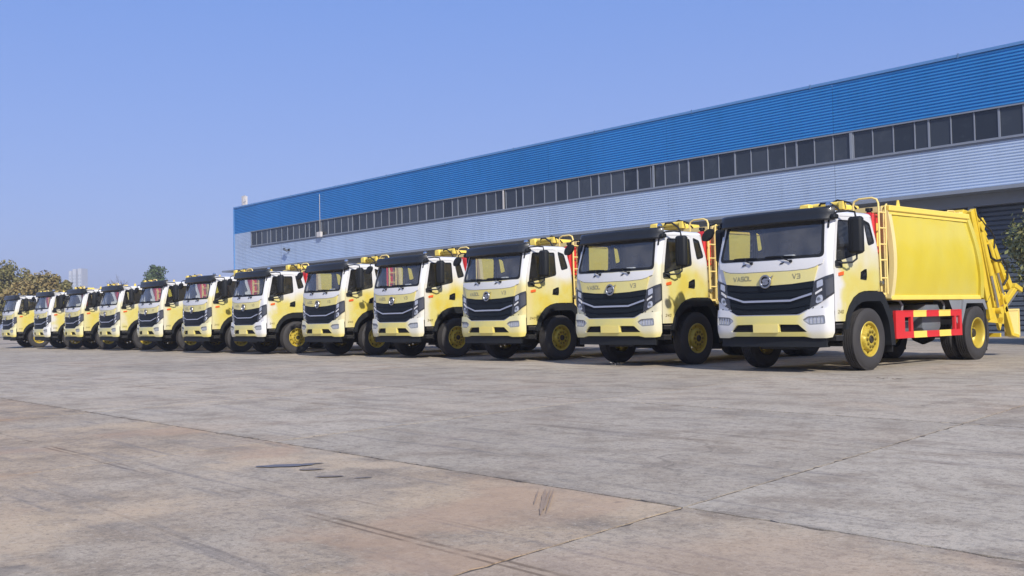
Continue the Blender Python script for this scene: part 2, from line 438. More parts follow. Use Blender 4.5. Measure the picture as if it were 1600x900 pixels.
mt['joint'] = mat('joint_dirt', (.085, .072, .06), .95, var=.3, vscale=3)

def far_ground_mat():
    return mt['concrete']
gm = MB(); gm.add([(-3000, -400, 0), (400, -400, 0), (400, 3000, 0), (-3000, 3000, 0)], [(0, 1, 2, 3)])
ground = gm.obj('ground', mt['concrete'], smooth=0, loc=(0, 0, -.05)); ground['kind'] = 'structure'; ground.color = (.35, 0, 0, 1)
yard = empty('paved_yard'); yard['kind'] = 'structure'
gj = MB(); gj.add([(-66, -19, 0), (24, -19, 0), (24, 21.9, 0), (-66, 21.9, 0)], [(0, 1, 2, 3)])
gj.obj('joint_filler', mt['joint'], yard, smooth=0, loc=(0, 0, -.006))
SK = -.139                                             # the cross joints run a little askew
rows = [-19.6, -15.0, -10.4, -5.8, -1.2, 3.4, 8.0, 12.6, 17.2, 21.8]
def xat(x, y): return x + SK * (y + 10.4)
for ri in range(len(rows) - 1):
    ya, yb = rows[ri], rows[ri + 1]
    for ci in range(-15, 5):
        xa = 5.32 + ci * 4.4; xb = xa + 4.4; gap = .0065
        P = []; cs = [(xat(xa, ya) + gap, ya + gap), (xat(xb, ya) - gap, ya + gap), (xat(xb, yb) - gap, yb - gap), (xat(xa, yb) + gap, yb - gap)]
        near = math.dist(((xa + xb) / 2, (ya + yb) / 2), (8.7, -14.5)) < 17
        for i in range(4):
            a, b = cs[i], cs[(i + 1) % 4]; k = 70 if near else 4
            for j in range(k):
                t = j / k; x = a[0] + (b[0] - a[0]) * t; y = a[1] + (b[1] - a[1]) * t
                jit = (.010 if rnd.random() < .8 else .028) if near and j else 0
                nx, ny = ((0, 1), (-1, 0), (0, -1), (1, 0))[i]; e = rnd.random() * jit
                P.append((x + nx * e, y + ny * e))
        n = len(P); z = rnd.uniform(-.002, .002)
        sm = MB(); sm.add([(x, y, z) for x, y in P] + [(x, y, -.03) for x, y in P], [tuple(range(n))] + [(i + n, (i + 1) % n + n, (i + 1) % n, i) for i in range(n)])
        so = sm.obj('concrete_slab', mt['concrete'], yard, smooth=0)
        so.color = (((.95 if xb < 5.5 else .5) if yb < -10 else rnd.uniform(.0, .3)), 0, 0, 1)

# ------------------------------------------------------------------ the truck (built once at the origin: x across, front at y = 0, y towards the tail)
TH0 = .18; RC = .122; ARC = RC * (math.pi / 2 - TH0); U1 = 1.1 + ARC
def sst(a, b, x):
    t = max(0, min(1, (x - a) / (b - a))); return t * t * (3 - 2 * t)
def cabmap(u, z, off=0.):
    sg = 1 if u >= 0 else -1; a = abs(u)
    if a < 1.1: x, y, th = a, -.15 + .10 * (a / 1.1) ** 2, TH0 * a / 1.1
    elif a < U1:
        t = (a - 1.1) / RC; th = TH0 + t
        x = 1.1 + RC * (math.sin(th) - math.sin(TH0)); y = -.05 + RC * (math.cos(TH0) - math.cos(th))
    else:
        y = .07 + (a - U1); th = math.pi / 2; x = 1.2
        if y > 1.45:
            t = min((y - 1.45) / .1, math.pi / 2); th += t; x = 1.2 - .1 * (1 - math.cos(t)); e = y - 1.45 - .1 * t; y = 1.45 + .1 * math.sin(t)
            x -= e
    lean = .13 * sst(1.72, 2.75, z) * 1.5 * (1 - sst(1.1, 1.75, a)) - .13 * sst(2.0, 2.62, z) * sst(2.1, 2.65, a)
    x *= 1 - .045 * sst(1.6, 2.7, z)
    return Vector((sg * (x + off * math.sin(th)), y + lean - off * math.cos(th), z))
def uy(y): return U1 + y - .07                          # side y -> surface coordinate
def mir(P): return [(-a, b) for a, b in P]
def side(sg):
    return lambda y, z, off=0.: Vector((sg * (1.2 + off), y, z)) if sg > 0 else Vector((-(1.2 + off), -y, z))
COLS = [s * x for s in (1, -1) for x in (1.1, 1.13, 1.16, 1.2, 1.235, U1, uy(1.45), uy(1.49), uy(1.53), uy(1.57))]

truck = empty('garbage_truck'); XW = .945; truck.scale = (XW, 1, 1)      # the parts are drawn 2.4 m wide; the real cab is a little narrower
def P_(mb, name, m, parent=None, **k): return mb.obj(name, m, parent or truck, **k)

# openings
WS = rounded([(-1.085, 1.885), (0, 1.872), (1.085, 1.885), (1.055, 2.53), (0, 2.53), (-1.055, 2.53)], .09)
DOOR = [(uy(.035), .83), (uy(.33), .83), (uy(.36), .93), (uy(.46), 1.08), (uy(.61), 1.215), (uy(.78), 1.29), (uy(.96), 1.325), (uy(1.075), 1.325), (uy(1.065), 2.53), (uy(.95), 2.565), (uy(.13), 2.545), (uy(.055), 2.2)]
DWIN = rounded([(uy(.115), 1.79), (uy(1.0), 1.965), (uy(.995), 2.50), (uy(.17), 2.485)], .06)
QWIN = rounded([(uy(1.175), 2.09), (uy(1.40), 2.14), (uy(1.385), 2.47), (uy(1.135), 2.52)], .05)
UR = uy(1.45) + .157 + 1.1
def shrink(P, d):
    cx = sum(p[0] for p in P) / len(P); cy = sum(p[1] for p in P) / len(P)
    mx = max(abs(p[0] - cx) for p in P); my = max(abs(p[1] - cy) for p in P)
    return [(cx + (p[0] - cx) * (1 - d / mx), cy + (p[1] - cy) * (1 - d / my)) for p in P]

# cab shell
DEDGE = [(1.232, 1.0), (uy(.055), 2.2), (uy(.13), 2.545), (uy(.95), 2.565), (uy(1.065), 2.53), (uy(1.075), 1.33), (UR, 1.33)]
low = mir(DEDGE)[::-1] + DEDGE
ZT = 2.58
shell = MB()
shell.patch(low + [(UR, ZT), (-UR, ZT)], cabmap, [WS, QWIN, mir(QWIN)], depth=.03, step=.11, xs=COLS)
# roof: rings drawn in from the top edge
us = sorted(set([-UR + i * 2 * UR / 60 for i in range(61)] + COLS))
rings = []
for inset, z in ((0, ZT), (.012, 2.605), (.04, 2.632), (.09, 2.65), (.2, 2.662)):
    rings.append([cabmap(u, ZT, -inset) + Vector((0, 0, z - ZT)) for u in us])
vs = [p for r_ in rings for p in r_]; n = len(us); fs = []
for i in range(len(rings) - 1):
    for k in range(n - 1): fs.append((i * n + k, i * n + k + 1, (i + 1) * n + k + 1, (i + 1) * n + k))
c0 = len(vs); vs.append(Vector((0, .75, 2.67)))
for k in range(n - 1): fs.append(((len(rings) - 1) * n + k, (len(rings) - 1) * n + k + 1, c0))
shell.add(vs, fs)
P_(shell, 'cab', mt['paint'])
LDOOR = [(uy(.03), 1.42), (uy(1.08), 1.42), (uy(1.07), 2.54), (uy(.1), 2.54), (uy(.05), 2.2)]
# dark lining so the cab is hollow but not white inside
ln = MB(); ln.patch([(-UR, 1.34), (UR, 1.34), (UR, ZT), (-UR, ZT)], cabmap, [shrink(WS, -.012), LDOOR, mir(LDOOR), shrink(QWIN, -.01), mir(shrink(QWIN, -.01))], off=-.034, depth=0, step=.16, xs=COLS)
ln.box(-1.08, 1.08, .15, 1.42, 2.55, 2.56); ln.box(-1.12, 1.12, 0, 1.44, 1.18, 1.2)
P_(ln, 'cab_lining', mt['interior'])

# doors with window, handle
HND = [(uy(.845), 1.52), (uy(1.03), 1.505), (uy(1.05), 1.56), (uy(1.05), 1.69), (uy(1.0), 1.69), (uy(.865), 1.64)]
for sg in (1, -1):
    q = (lambda P: P) if sg > 0 else mir
    d = MB(); d.patch(q(shrink(DOOR, .006)), cabmap, [q(DWIN), q(HND)], off=.004, depth=.03, step=.1, xs=COLS)
    door = P_(d, 'door', mt['paint'])
    b = MB(); b.patch(q(DWIN), cabmap, [q(shrink(DWIN, .028))], off=.0, depth=.02, step=.12, inner=False); b.obj('window_seal', mt['black'], door)
    b = MB(); b.patch(q(shrink(DWIN, .02)), cabmap, off=-.008, depth=0, step=.15); b.obj('window', mt['side_glass'], door)
    b = MB(); b.patch(q(HND), cabmap, off=-.022, depth=0, step=.1)
    b.patch(q(HND), cabmap, [q(shrink(HND, .012))], off=.012, depth=.03, step=.1, inner=False)
    b.patch(q([(uy(.90), 1.555), (uy(1.02), 1.585), (uy(1.02), 1.64), (uy(.92), 1.60)]), cabmap, off=.012, depth=.03, step=.1, inner=False)
    b.obj('door_handle', mt['black'], door)
    li = MB(); li.patch(q([(uy(.05), 1.3), (uy(1.06), 1.36), (uy(1.05), 2.53), (uy(.13), 2.53)]), cabmap, [q(shrink(DWIN, -.01))], off=-.04, depth=0, step=.15); li.obj('door_lining', mt['interior'], door)
    b = MB(); b.patch(q(rounded([(uy(.165), 1.565), (uy(.315), 1.585), (uy(.315), 1.645), (uy(.165), 1.62)], .015)), cabmap, off=.02, depth=.02, step=.1, inner=False)
    P_(b, 'side_indicator', mt['orange'])
    # quarter window
    b = MB(); b.patch(q(shrink(QWIN, -.006)), cabmap, [q(shrink(QWIN, .034))], off=.004, depth=.03, step=.1, inner=False); fr = P_(b, 'quarter_window', mt['black'])
    b = MB(); b.patch(q(shrink(QWIN, .03)), cabmap, off=-.006, depth=0, step=.2); b.obj('pane', mt['side_glass'], fr)
    b = MB(); b.patch(q(rounded([(1.115, 2.35), (1.15, 2.35), (1.15, 2.53), (1.125, 2.53)], .012)), cabmap, off=.012, depth=.012, step=.1, inner=False); P_(b, 'pillar_vent', mt['black'])
# small number on the door: 240
def strokes(mb, polys, fn, ox, oz, sx, sz, wd, off, depth, slant=0):
    for poly in polys:
        for i in range(len(poly) - 1):
            a = Vector((ox + poly[i][0] * sx + slant * poly[i][1] * sz, oz + poly[i][1] * sz)); b2 = Vector((ox + poly[i + 1][0] * sx + slant * poly[i + 1][1] * sz, oz + poly[i + 1][1] * sz))
            d = (b2 - a); 
            if d.length < 1e-6: continue
            d.normalize(); nn = Vector((-d.y, d.x)) * wd / 2; a2 = a - d * wd * .42; b3 = b2 + d * wd * .42
            mb.patch([tuple(a2 - nn), tuple(b3 - nn), tuple(b3 + nn), tuple(a2 + nn)], fn, off=off, depth=depth, step=.2, inner=False)
DIG = {'2': [[(0, .85), (.12, 1), (.5, 1), (.6, .85), (.6, .62), (0, 0), (.6, 0)]], '4': [[(.45, 0), (.45, 1), (0, .3), (.62, .3)]],
       '0': [[(.1, 0), (0, .15), (0, .85), (.1, 1), (.5, 1), (.6, .85), (.6, .15), (.5, 0), (.1, 0)]],
       'V': [[(0, 1), (.4, 0), (.8, 1)]], 'A': [[(0, 0), (.4, 1), (.8, 0)], [(.22, .3), (.58, .3)]],
       'S': [[(.72, 1), (.08, 1), (0, .9), (0, .6), (.08, .52), (.64, .48), (.72, .4), (.72, .1), (.64, 0), (0, 0)]],
       'O': [[(.1, 0), (0, .12), (0, .88), (.1, 1), (.7, 1), (.8, .88), (.8, .12), (.7, 0), (.1, 0)]],
       'L': [[(0, 1), (0, 0), (.62, 0)]], '3': [[(0, 1), (.62, 1), (.7, .9), (.7, .6), (.6, .5), (.2, .5)], [(.6, .5), (.7, .4), (.7, .1), (.62, 0), (0, 0)]]}
b = MB()
for i, ch in enumerate('240'): strokes(b, DIG[ch], cabmap, uy(.13) + i * .06, .965, .06, .045, .011, .007, .004, .2)
P_(b, 'door_number', mt['letter_dark'])

# windscreen, visor, wipers
b = MB(); b.patch(shrink(WS, -.004), cabmap, [shrink(WS, .045)], off=.006, depth=.03, step=.1); P_(b, 'windscreen_seal', mt['black'])
b = MB(); b.patch(shrink(WS, .03), cabmap, off=-.002, depth=0, step=.12); P_(b, 'windscreen', mt['glass'])
b = MB(); us2 = [-1.215 + i * 2.43 / 48 for i in range(49)]
prof = [(-.03, 2.51), (.10, 2.475), (.125, 2.50), (.118, 2.575), (.125, 2.595), (.115, 2.665), (.08, 2.692), (-.02, 2.70), (-.3, 2.69)]
vs = []
for o_, z_ in prof:
    for u in us2:
        f_ = 1 - .55 * sst(1.0, 1.215, abs(u)); vs.append(cabmap(u, min(z_, 2.6), o_ * f_ if o_ > 0 else o_) + Vector((0, 0, max(0, z_ - 2.6))))
n = len(us2); fs = [(i * n + k, i * n + k + 1, (i + 1) * n + k + 1, (i + 1) * n + k) for i in range(len(prof) - 1) for k in range(n - 1)]
fs += [tuple(i * n for i in range(len(prof)))[::-1], tuple(i * n + n - 1 for i in range(len(prof)))]
b.add(vs, fs); P_(b, 'sun_visor', mt['visor'])
for ub, ut, ue in ((-.30, -.62, -.72), (.50, .12, -.02)):
    b = MB(); b.tube([cabmap(ub, 1.835, .0), cabmap(ub, 1.835, .05)], .026, 10)
    b.tube([cabmap(ub, 1.838, .045), cabmap(ub - .12, 1.875, .05), cabmap(ut + .18, 1.925, .035)], .011, 6)
    b.tube([cabmap(ue, 1.925, .022), cabmap(ut, 1.93, .026), cabmap(ut + .25, 1.925, .026), cabmap(ut + .42, 1.915, .022)], .011, 6)
    b.tube([cabmap(ub - .2, 1.80, .0), cabmap(ub - .2, 1.80, .03)], .012, 6); b.tube([cabmap(ub - .2, 1.80, .03), cabmap(ub - .13, 1.82, .035)], .009, 6)
    P_(b, 'wiper', mt['black'])

# front panel with the name, the model mark and the badge
FPT = [(-.985, 1.75), (-.93, 1.715), (-.8, 1.688), (-.5, 1.672), (.5, 1.672), (.8, 1.688), (.93, 1.715), (.985, 1.75)]
FP = FPT[::-1] + [(-.905, 1.5), (-.5, 1.462), (-.15, 1.45), (.15, 1.45), (.5, 1.462), (.905, 1.5)]
b = MB(); b.patch(FP, cabmap, off=.022, depth=.022, step=.1); fp = P_(b, 'front_panel', mt['stripe'])
# white flap above it: a proud panel whose lower edge makes the shut line
HT = [(-1.09, 1.862), (0, 1.85), (1.09, 1.862)]
b = MB(); b.patch([(-1.06, 1.772), (-.995, 1.756)] + [(a, z + .012) for a, z in FPT[1:-1]] + [(.995, 1.756), (1.06, 1.772)] + HT[::-1], cabmap, off=.022, depth=.022, step=.1); P_(b, 'front_flap', mt['white'])
for k, (txt, ox, sx, sz, wd, m_) in enumerate((('VASOL', -.71, .080, .064, .0125, 'letter'), ('V3', .53, .074, .070, .0125, 'letter'))):
    b = MB(); x = ox
    for ch in txt:
        strokes(b, DIG[ch], cabmap, x, 1.553, sx, sz, wd, .028, .006); x += (max(p[0] for s_ in DIG[ch] for p in s_) * sx) + .024
    b.obj('lettering', mt[m_], fp)
b = MB(); n = 28
pts = [cabmap(.118 * math.cos(2 * math.pi * i / n), 1.515 + .112 * math.sin(2 * math.pi * i / n), .055) for i in range(n)]
vs = []; fs = []
for i in range(n):
    a = 2 * math.pi * i / n
    for j in range(8):
        t = 2 * math.pi * j / 8; rr = .1 + .017 * math.cos(t); vs.append(cabmap(rr * 1.03 * math.cos(a), 1.515 + rr * math.sin(a), .05 + .014 * math.sin(t)))
for i in range(n):
    for j in range(8): fs.append((i * 8 + j, ((i + 1) % n) * 8 + j, ((i + 1) % n) * 8 + (j + 1) % 8, i * 8 + (j + 1) % 8))
b.add(vs, fs)
b.patch([(.1 * math.cos(2 * math.pi * i / n), 1.515 + .1 * math.sin(2 * math.pi * i / n)) for i in range(n)], cabmap, off=.03, depth=.02, step=.1, m=1)
S1 = [(-.075, 1.535), (-.03, 1.565), (.03, 1.568), (.10, 1.585), (.155, 1.615), (.115, 1.555), (.06, 1.535), (.0, 1.535), (-.03, 1.52), (.02, 1.515), (.02, 1.50), (-.045, 1.50)]
S2 = [(-x, 3.03 - z) for x, z in S1]
S2 = [(max(x, -.12), max(z, 1.445)) for x, z in S2]
for S_ in (S1, S2): b.patch(S_, cabmap, off=.052, depth=.02, step=.2, inner=False)
b.obj('badge', [mt['badge'], mt['lampdark']], fp)

# grille: backing, louvres, chrome strip
GR = [(-.9, 1.495), (-.5, 1.458), (-.15, 1.446), (.15, 1.446), (.5, 1.458), (.9, 1.495), (.86, 1.3), (.80, 1.02), (.62, .93), (-.62, .93), (-.80, 1.02), (-.86, 1.3)]
b = MB(); b.patch(GR, cabmap, off=.012, depth=.012, step=.1); gr = P_(b, 'grille', mt['grille'])
def curve_strip(mb, pts, h, off, depth, step=.08):
    up = [(a, z + h / 2) for a, z in pts]; dn = [(a, z - h / 2) for a, z in pts]
    mb.patch(dn + up[::-1], cabmap, off=off, depth=depth, step=step, inner=False)
for zc, dz, hw, h, of in ((1.395, .03, .885, .07, .026), (1.285, .05, .87, .075, .03), (1.095, .055, .82, .07, .028), (.995, .04, .74, .06, .036)):
    b = MB(); curve_strip(b, [(-hw, zc + dz), (-hw * .55, zc), (hw * .55, zc), (hw, zc + dz)], h, lambda a, z, o=of, c=zc: o + .0 * a, .025); b.obj('louvre', mt['grille'], gr)
b = MB(); curve_strip(b, [(-.875, 1.292), (-.62, 1.225), (-.48, 1.188), (.48, 1.188), (.62, 1.225), (.875, 1.292)], .034, .048, .04); b.obj('chrome_strip', mt['chrome'], gr)
b = MB(); curve_strip(b, [(-.80, 1.018), (-.66, .952), (-.60, .938), (.60, .938), (.66, .952), (.80, 1.018)], .042, .06, .05); b.obj('lower_trim', mt['chrome'], gr)

# headlights
HL = [(.915, 1.495), (1.0, 1.53), (1.10, 1.565), (1.225, 1.605), (1.235, 1.56), (1.235, 1.29), (1.1, 1.2), (.95, 1.115), (.815, 1.06), (.84, 1.2), (.875, 1.32)]
for sg in (1, -1):
    q = (lambda P: P) if sg > 0 else mir
    b = MB(); b.patch(q(HL), cabmap, off=.016, depth=.016, step=.06, xs=COLS); hl = P_(b, 'headlight', mt['lampdark'])
    for nm, poly in (('upper_lamp', [(.955, 1.485), (1.055, 1.52), (1.062, 1.42), (.95, 1.375)]), ('lower_lamp', [(.945, 1.235), (.985, 1.265), (1.035, 1.27), (1.055, 1.22), (1.045, 1.165), (.95, 1.13), (.925, 1.15)])):
        b = MB(); b.patch(q(rounded(poly, .02)), cabmap, off=.022, depth=.014, step=.06)
        cx = sum(p[0] for p in poly) / len(poly); cz = sum(p[1] for p in poly) / len(poly)
        for k in range(2 if nm == 'lower_lamp' else 0):
            b.patch(q([(cx + .03 * math.cos(t / 12 * 6.283) + (k - .5) * .02, cz + .026 * math.sin(t / 12 * 6.283)) for t in range(12)]), cabmap, off=.03 - k * .003, depth=.01, inner=False, m=1 - k)
        b.obj(nm, [mt['refl'], mt['grey']], hl)
    b = MB(); curve_strip(b, q([(.925, 1.29), (1.04, 1.355)]), .036, .028, .016); b.obj('light_bar', mt['white'], hl)
    b = MB(); b.patch(q([(1.10, 1.50), (1.215, 1.55), (1.218, 1.31), (1.105, 1.24)]), cabmap, off=.021, depth=.004, step=.04); b.obj('reflector_panel', mt['sidelens'], hl)
    b = MB()
    for u_, z_ in ((.83, 1.075 - .04), (.875, 1.075 - .04), (1.03, 1.075 - .035)): b.tube([cabmap(sg * u_, z_ + .03, 0), cabmap(sg * u_, z_ + .03, .012)], .009, 8)
    P_(b, 'screw_cap', mt['black'])['kind'] = 'stuff'

# bumper
def bo(a, z): return (.055 - .045 * sst(1.06, 1.2, abs(a))) + .018 * math.sin(max(0, min(1, (z - .57) / .5)) * math.pi) - .02 * sst(.66, .57, z)
BP = [(-1.212, 1.062), (-1.0, 1.055), (-.82, 1.035), (-.645, .945), (.645, .945), (.82, 1.035), (1.0, 1.055), (1.212, 1.062), (1.215, .66), (1.19, .585), (1.1, .572), (.86, .572), (.72, .60), (-.72, .60), (-.86, .572), (-1.1, .572), (-1.19, .585), (-1.215, .66)]
LG = rounded([(.27, .675), (.78, .675), (.63, .795), (.27, .80)], .015)
FOG = rounded([(.70, .865), (.80, .925), (1.09, .94), (1.10, .80), (.82, .785)], .03)
b = MB(); b.patch(BP, cabmap, [LG, mir(LG), FOG, mir(FOG)], off=bo, depth=.05, step=.07, xs=COLS)
bp_ = P_(b, 'bumper', mt['bumper'])
for q in ((lambda P: P), mir):
    b = MB(); b.patch(q(LG), cabmap, off=.012, depth=0, step=.1)
    for k in range(3): b.patch(q([(.27, .70 + k * .03), (.75 - k * .04, .70 + k * .03), (.74 - k * .04, .711 + k * .03), (.27, .711 + k * .03)]), cabmap, off=.04, depth=.03, inner=False)
    b.obj('lower_grille', mt['black'], bp_)
    b = MB(); b.patch(q(FOG), cabmap, off=.045, depth=0, step=.06); fg = b.obj('fog_lamp', mt['refl'], bp_)
    b = MB(); b.patch(q(FOG), cabmap, [q(shrink(FOG, .02))], off=.06, depth=.03, inner=False)
    for k in range(4): b.patch(q([(.82 + k * .065, .81), (.826 + k * .065, .81), (.826 + k * .065, .915), (.82 + k * .065, .915)]), cabmap, off=.055, depth=.01, inner=False)
    b.obj('lamp_surround', mt['midgrey'], fg)
b = MB(); b.patch(rounded([(-.255, .665), (.255, .665), (.255, .805), (-.255, .805)], .012), cabmap, off=.086, depth=.03, step=.1); b.obj('number_plate', mt['stripe'], bp_)
b = MB(); b.patch([(-1.08, .425), (1.08, .425), (1.08, .60), (-1.08, .60)], cabmap, off=-.01, depth=.06, step=.1); P_(b, 'lower_skirt', mt['black'])

# mirrors
for sg in (1, -1):
    X = lambda x: sg * x
    b = MB(); x0, x1 = sorted((X(1.27), X(1.53)))
    b.cbox(x0, x1, .36, .50, 1.925, 2.525, .035)
    x0, x1 = sorted((X(1.36), X(1.375))); b.box(x0, x1, .352, .362, 1.98, 2.47)
    mr = P_(b, 'side_mirror', mt['black'], smooth=50, bevel=.012)
    b = MB(); x0, x1 = sorted((X(1.295), X(1.505))); b.box(x0, x1, .495, .503, 1.96, 2.49); b.obj('mirror_glass', mt['mirror'], mr)
    b = MB(); b.tube([(X(1.14), .13, 2.55), (X(1.22), .16, 2.60), (X(1.33), .30, 2.615), (X(1.39), .42, 2.60), (X(1.40), .43, 2.52)], .017, 8)
    b.cbox(*sorted((X(1.14), X(1.235))), .06, .2, 2.49, 2.57, .02); b.obj('mirror_bracket', mt['black'], mr); b = MB()
    b.tube([(X(1.20), .16, 1.79), (X(1.27), .22, 1.775), (X(1.36), .36, 1.785), (X(1.40), .43, 1.84), (X(1.40), .43, 1.93)], .017, 8)
    x0, x1 = sorted((X(1.19), X(1.212))); b.cbox(x0, x1, .08, .29, 1.70, 1.82, .025)
    b.obj('mirror_bracket', mt['black'], mr)
b = MB(); n = 18; c = Vector((-1.36, -.02, 2.40))
vs = [c + Vector((.125 * math.cos(a) * .85 + .03 * math.sin(a), -.04 + .02 * math.cos(a), .105 * math.sin(a) + .03 * math.cos(a))) for a in [2 * math.pi * i / n for i in range(n)]]
vs2 = [v * .0 + c + (v - c) * 1.0 + Vector((0, .07, 0)) for v in vs]
b.add(vs + vs2 + [c + Vector((0, -.055, 0)), c + Vector((.02, .09, 0))], [(i, (i + 1) % n, (i + 1) % n + n, i + n)[::-1] for i in range(n)] + [(i, (i + 1) % n, 2 * n)[::-1] for i in range(n)] + [(i + n, (i + 1) % n + n, 2 * n + 1) for i in range(n)])
b.tube([(-1.10, .12, 2.585), (-1.22, .02, 2.60), (-1.33, -.01, 2.56), (-1.36, .02, 2.44)], .014, 7)
P_(b, 'front_mirror', mt['black'], smooth=60)
b = MB(); b.lathe([(0, .05), (.04, .045), (.05, .02), (.052, -.02)], 1.02, .22, 2.73, 14); b.box(.99, 1.05, .19, .25, 2.66, 2.70); P_(b, 'roof_lamp', mt['chrome'])

# interior
b = MB(); b.cbox(-1.05, 1.05, .06, .42, 1.55, 1.83, .05); b.cbox(.3, .85, .25, .5, 1.75, 1.90, .04); P_(b, 'dashboard', mt['interior'])
b = MB(); n = 22; cc = Vector((.55, .55, 1.86)); ax = Vector((0, .72, -.69)).normalized()
u_ = Vector((1, 0, 0)); v_ = ax.cross(u_)
b.tube([cc + (u_ * math.cos(2 * math.pi * i / n) + v_ * math.sin(2 * math.pi * i / n)) * .215 for i in range(n + 1)], .017, 7)
b.tube([cc + u_ * -.2, cc + u_ * .2], .02, 6); b.tube([cc, cc - v_ * .2], .018, 6); b.tube([cc, cc + Vector((0, -.3, -.25))], .03, 7); P_(b, 'steering_wheel', mt['dark'])
for xs_ in (.55, -.55):
    b = MB(); b.cbox(xs_ - .24, xs_ + .24, .75, 1.22, 1.35, 1.55, .05); b.cbox(xs_ - .24, xs_ + .24, 1.15, 1.3, 1.5, 2.08, .05); b.cbox(xs_ - .13, xs_ + .13, 1.17, 1.28, 2.1, 2.28, .04); P_(b, 'driver_seat' if xs_ > 0 else 'passenger_seat', mt['seat'])

# under the cab
b = MB(); b.box(-.8, .8, .22, 1.75, .62, 1.18); b.box(-.35, .35, .1, 1.2, .38, .62); P_(b, 'engine_block', mt['dark'])
b = MB()
for x in (-.42, .42): b.box(x - .04, x + .04, .1, 6.0, .78, 1.03)
for y in (.25, 2.1, 3.0, 3.9, 4.6, 5.85): b.box(-.38, .38, y, y + .1, .8, 1.0)
P_(b, 'chassis_frame', mt['dark'])
b = MB(); b.tube([(-1.0, 1.12, .52), (-.8, 1.12, .46), (.8, 1.12, .46), (1.0, 1.12, .52)], .065, 8); P_(b, 'front_axle', mt['dark'])
b = MB(); b.tube([(-1.0, 5.23, .52), (1.0, 5.23, .52)], .10, 10); b.lathe([(0, -.24), (.16, -.2), (.235, 0), (.16, .2), (0, .24)], 0, 5.23, .52, 14); b.tube([(0, 2.0, .72), (0, 5.0, .58)], .055, 8); P_(b, 'rear_axle', mt['dark'])
for sg in (1, -1):
    b = MB(); x0, x1 = sorted((sg * .8, sg * 1.16)); b.box(x0, x1, .12, .36, .52, .60); b.box(x0, x1, .12, .36, .72, .79)
    b.box(*sorted((sg * .8, sg * .86)), .05, .36, .5, .82); b.box(*sorted((sg * 1.13, sg * 1.16)), .33, .36, .5, .82); P_(b, 'cab_step', mt['dark'])
    b = MB()
    for k in range(5): b.box(*sorted((sg * .9, sg * 1.165)), .13 + k * .045, .15 + k * .045, .602, .612)
    b.box(*sorted((sg * 1.0, sg * 1.165)), .12, .36, .785, .80); P_(b, 'step_tread', mt['steel'])['kind'] = 'stuff'
    # front fender
    OUT = [(.315, .70), (.36, .92), (.46, 1.07), (.61, 1.205), (.78, 1.28), (.96, 1.315), (1.5, 1.315), (1.58, 1.25), (1.66, 1.12), (1.78, .97), (1.85, .8), (1.90, .40)]
    INN = [(.41, .70), (.455, .88), (.55, 1.0), (.68, 1.09), (.82, 1.135), (.97, 1.155), (1.42, 1.155), (1.5, 1.10), (1.57, 1.0), (1.66, .87), (1.72, .72), (1.76, .40)]
    b = MB(); fn = side(sg); ou = OUT if sg > 0 else [(-a, z) for a, z in OUT]; inn = INN if sg > 0 else [(-a, z) for a, z in INN]
    b.patch(ou + inn[::-1], fn, off=.035, depth=.0, step=.1, inner=False)
    for L in (ou, inn):
        k = len(L); vs = []
        for p in L: vs += [fn(*p, .035), fn(*p, -.42)]
        b.add(vs, [(2 * i, 2 * i + 1, 2 * i + 3, 2 * i + 2) for i in range(k - 1)])
    P_(b, 'front_fender', mt['black'])
    b = MB(); b.box(*sorted((sg * .75, sg * 1.2)), 1.84, 1.86, .28, .8); P_(b, 'mud_flap', mt['dark'])

# wheels
def tyre_mesh(wd=.28):
    h = wd / 2
    prof = [(.285, -h + .03), (.33, -h + .012), (.40, -h), (.455, -h + .004), (.487, -h + .018), (.508, -h + .038)]
    x = -h + .04; tw = (wd - .08); nrib = 5; gv = .012; rw = (tw - gv * (nrib - 1)) / nrib
    for i in range(nrib):
        prof += [(.52, x), (.52, x + rw)]
        if i < nrib - 1: prof += [(.504, x + rw + .002), (.504, x + rw + gv - .002)]
        x += rw + gv
    prof += [(r_, -x_) for r_, x_ in [(.508, -h + .038), (.487, -h + .018), (.455, -h + .004), (.40, -h), (.33, -h + .012), (.285, -h + .03)]]
    b = MB(); b.lathe(prof, 0, 0, 0, 48); return b
def disc_fn(rad):
    def f(a, z, off=0.):
        r_ = math.hypot(a, z); return Vector((rad(r_) + off, a, z))
    return f
tyre_o = None
def circ(cx, cz, r_, n): return [(cx + r_ * math.cos(2 * math.pi * i / n), cz + r_ * math.sin(2 * math.pi * i / n)) for i in range(n)]
def front_rim():
    b = MB()
    b.lathe([(.285, -.11), (.30, -.10), (.30, .115), (.29, .125), (.272, .118), (.262, .09), (.255, .05), (.25, -.08)], 0, 0, 0, 40)
    rad = lambda r_: .07 + .07 * sst(.20, .178, r_)
    holes = [circ(.226 * math.cos(t), .226 * math.sin(t), .024, 12) for t in [2 * math.pi * (i + .5) / 10 for i in range(10)]]
    b.patch(circ(0, 0, .26, 40), disc_fn(rad), holes + [circ(0, 0, .062, 20)], depth=.012, step=.022)
    return b
def rear_rim():
    b = MB()
    b.lathe([(.30, .11), (.30, .125), (.288, .128), (.272, .118), (.262, .09), (.25, .06), (.245, -.03), (.225, -.075), (.18, -.10)], 0, 0, 0, 40)
    rad = lambda r_: -.10 + .0 * r_
    b.patch(circ(0, 0, .185, 32), disc_fn(rad), [circ(.155 * math.cos(t), .155 * math.sin(t), .02, 10) for t in [2 * math.pi * (i + .5) / 8 for i in range(8)]], depth=.012, step=.05)
    return b
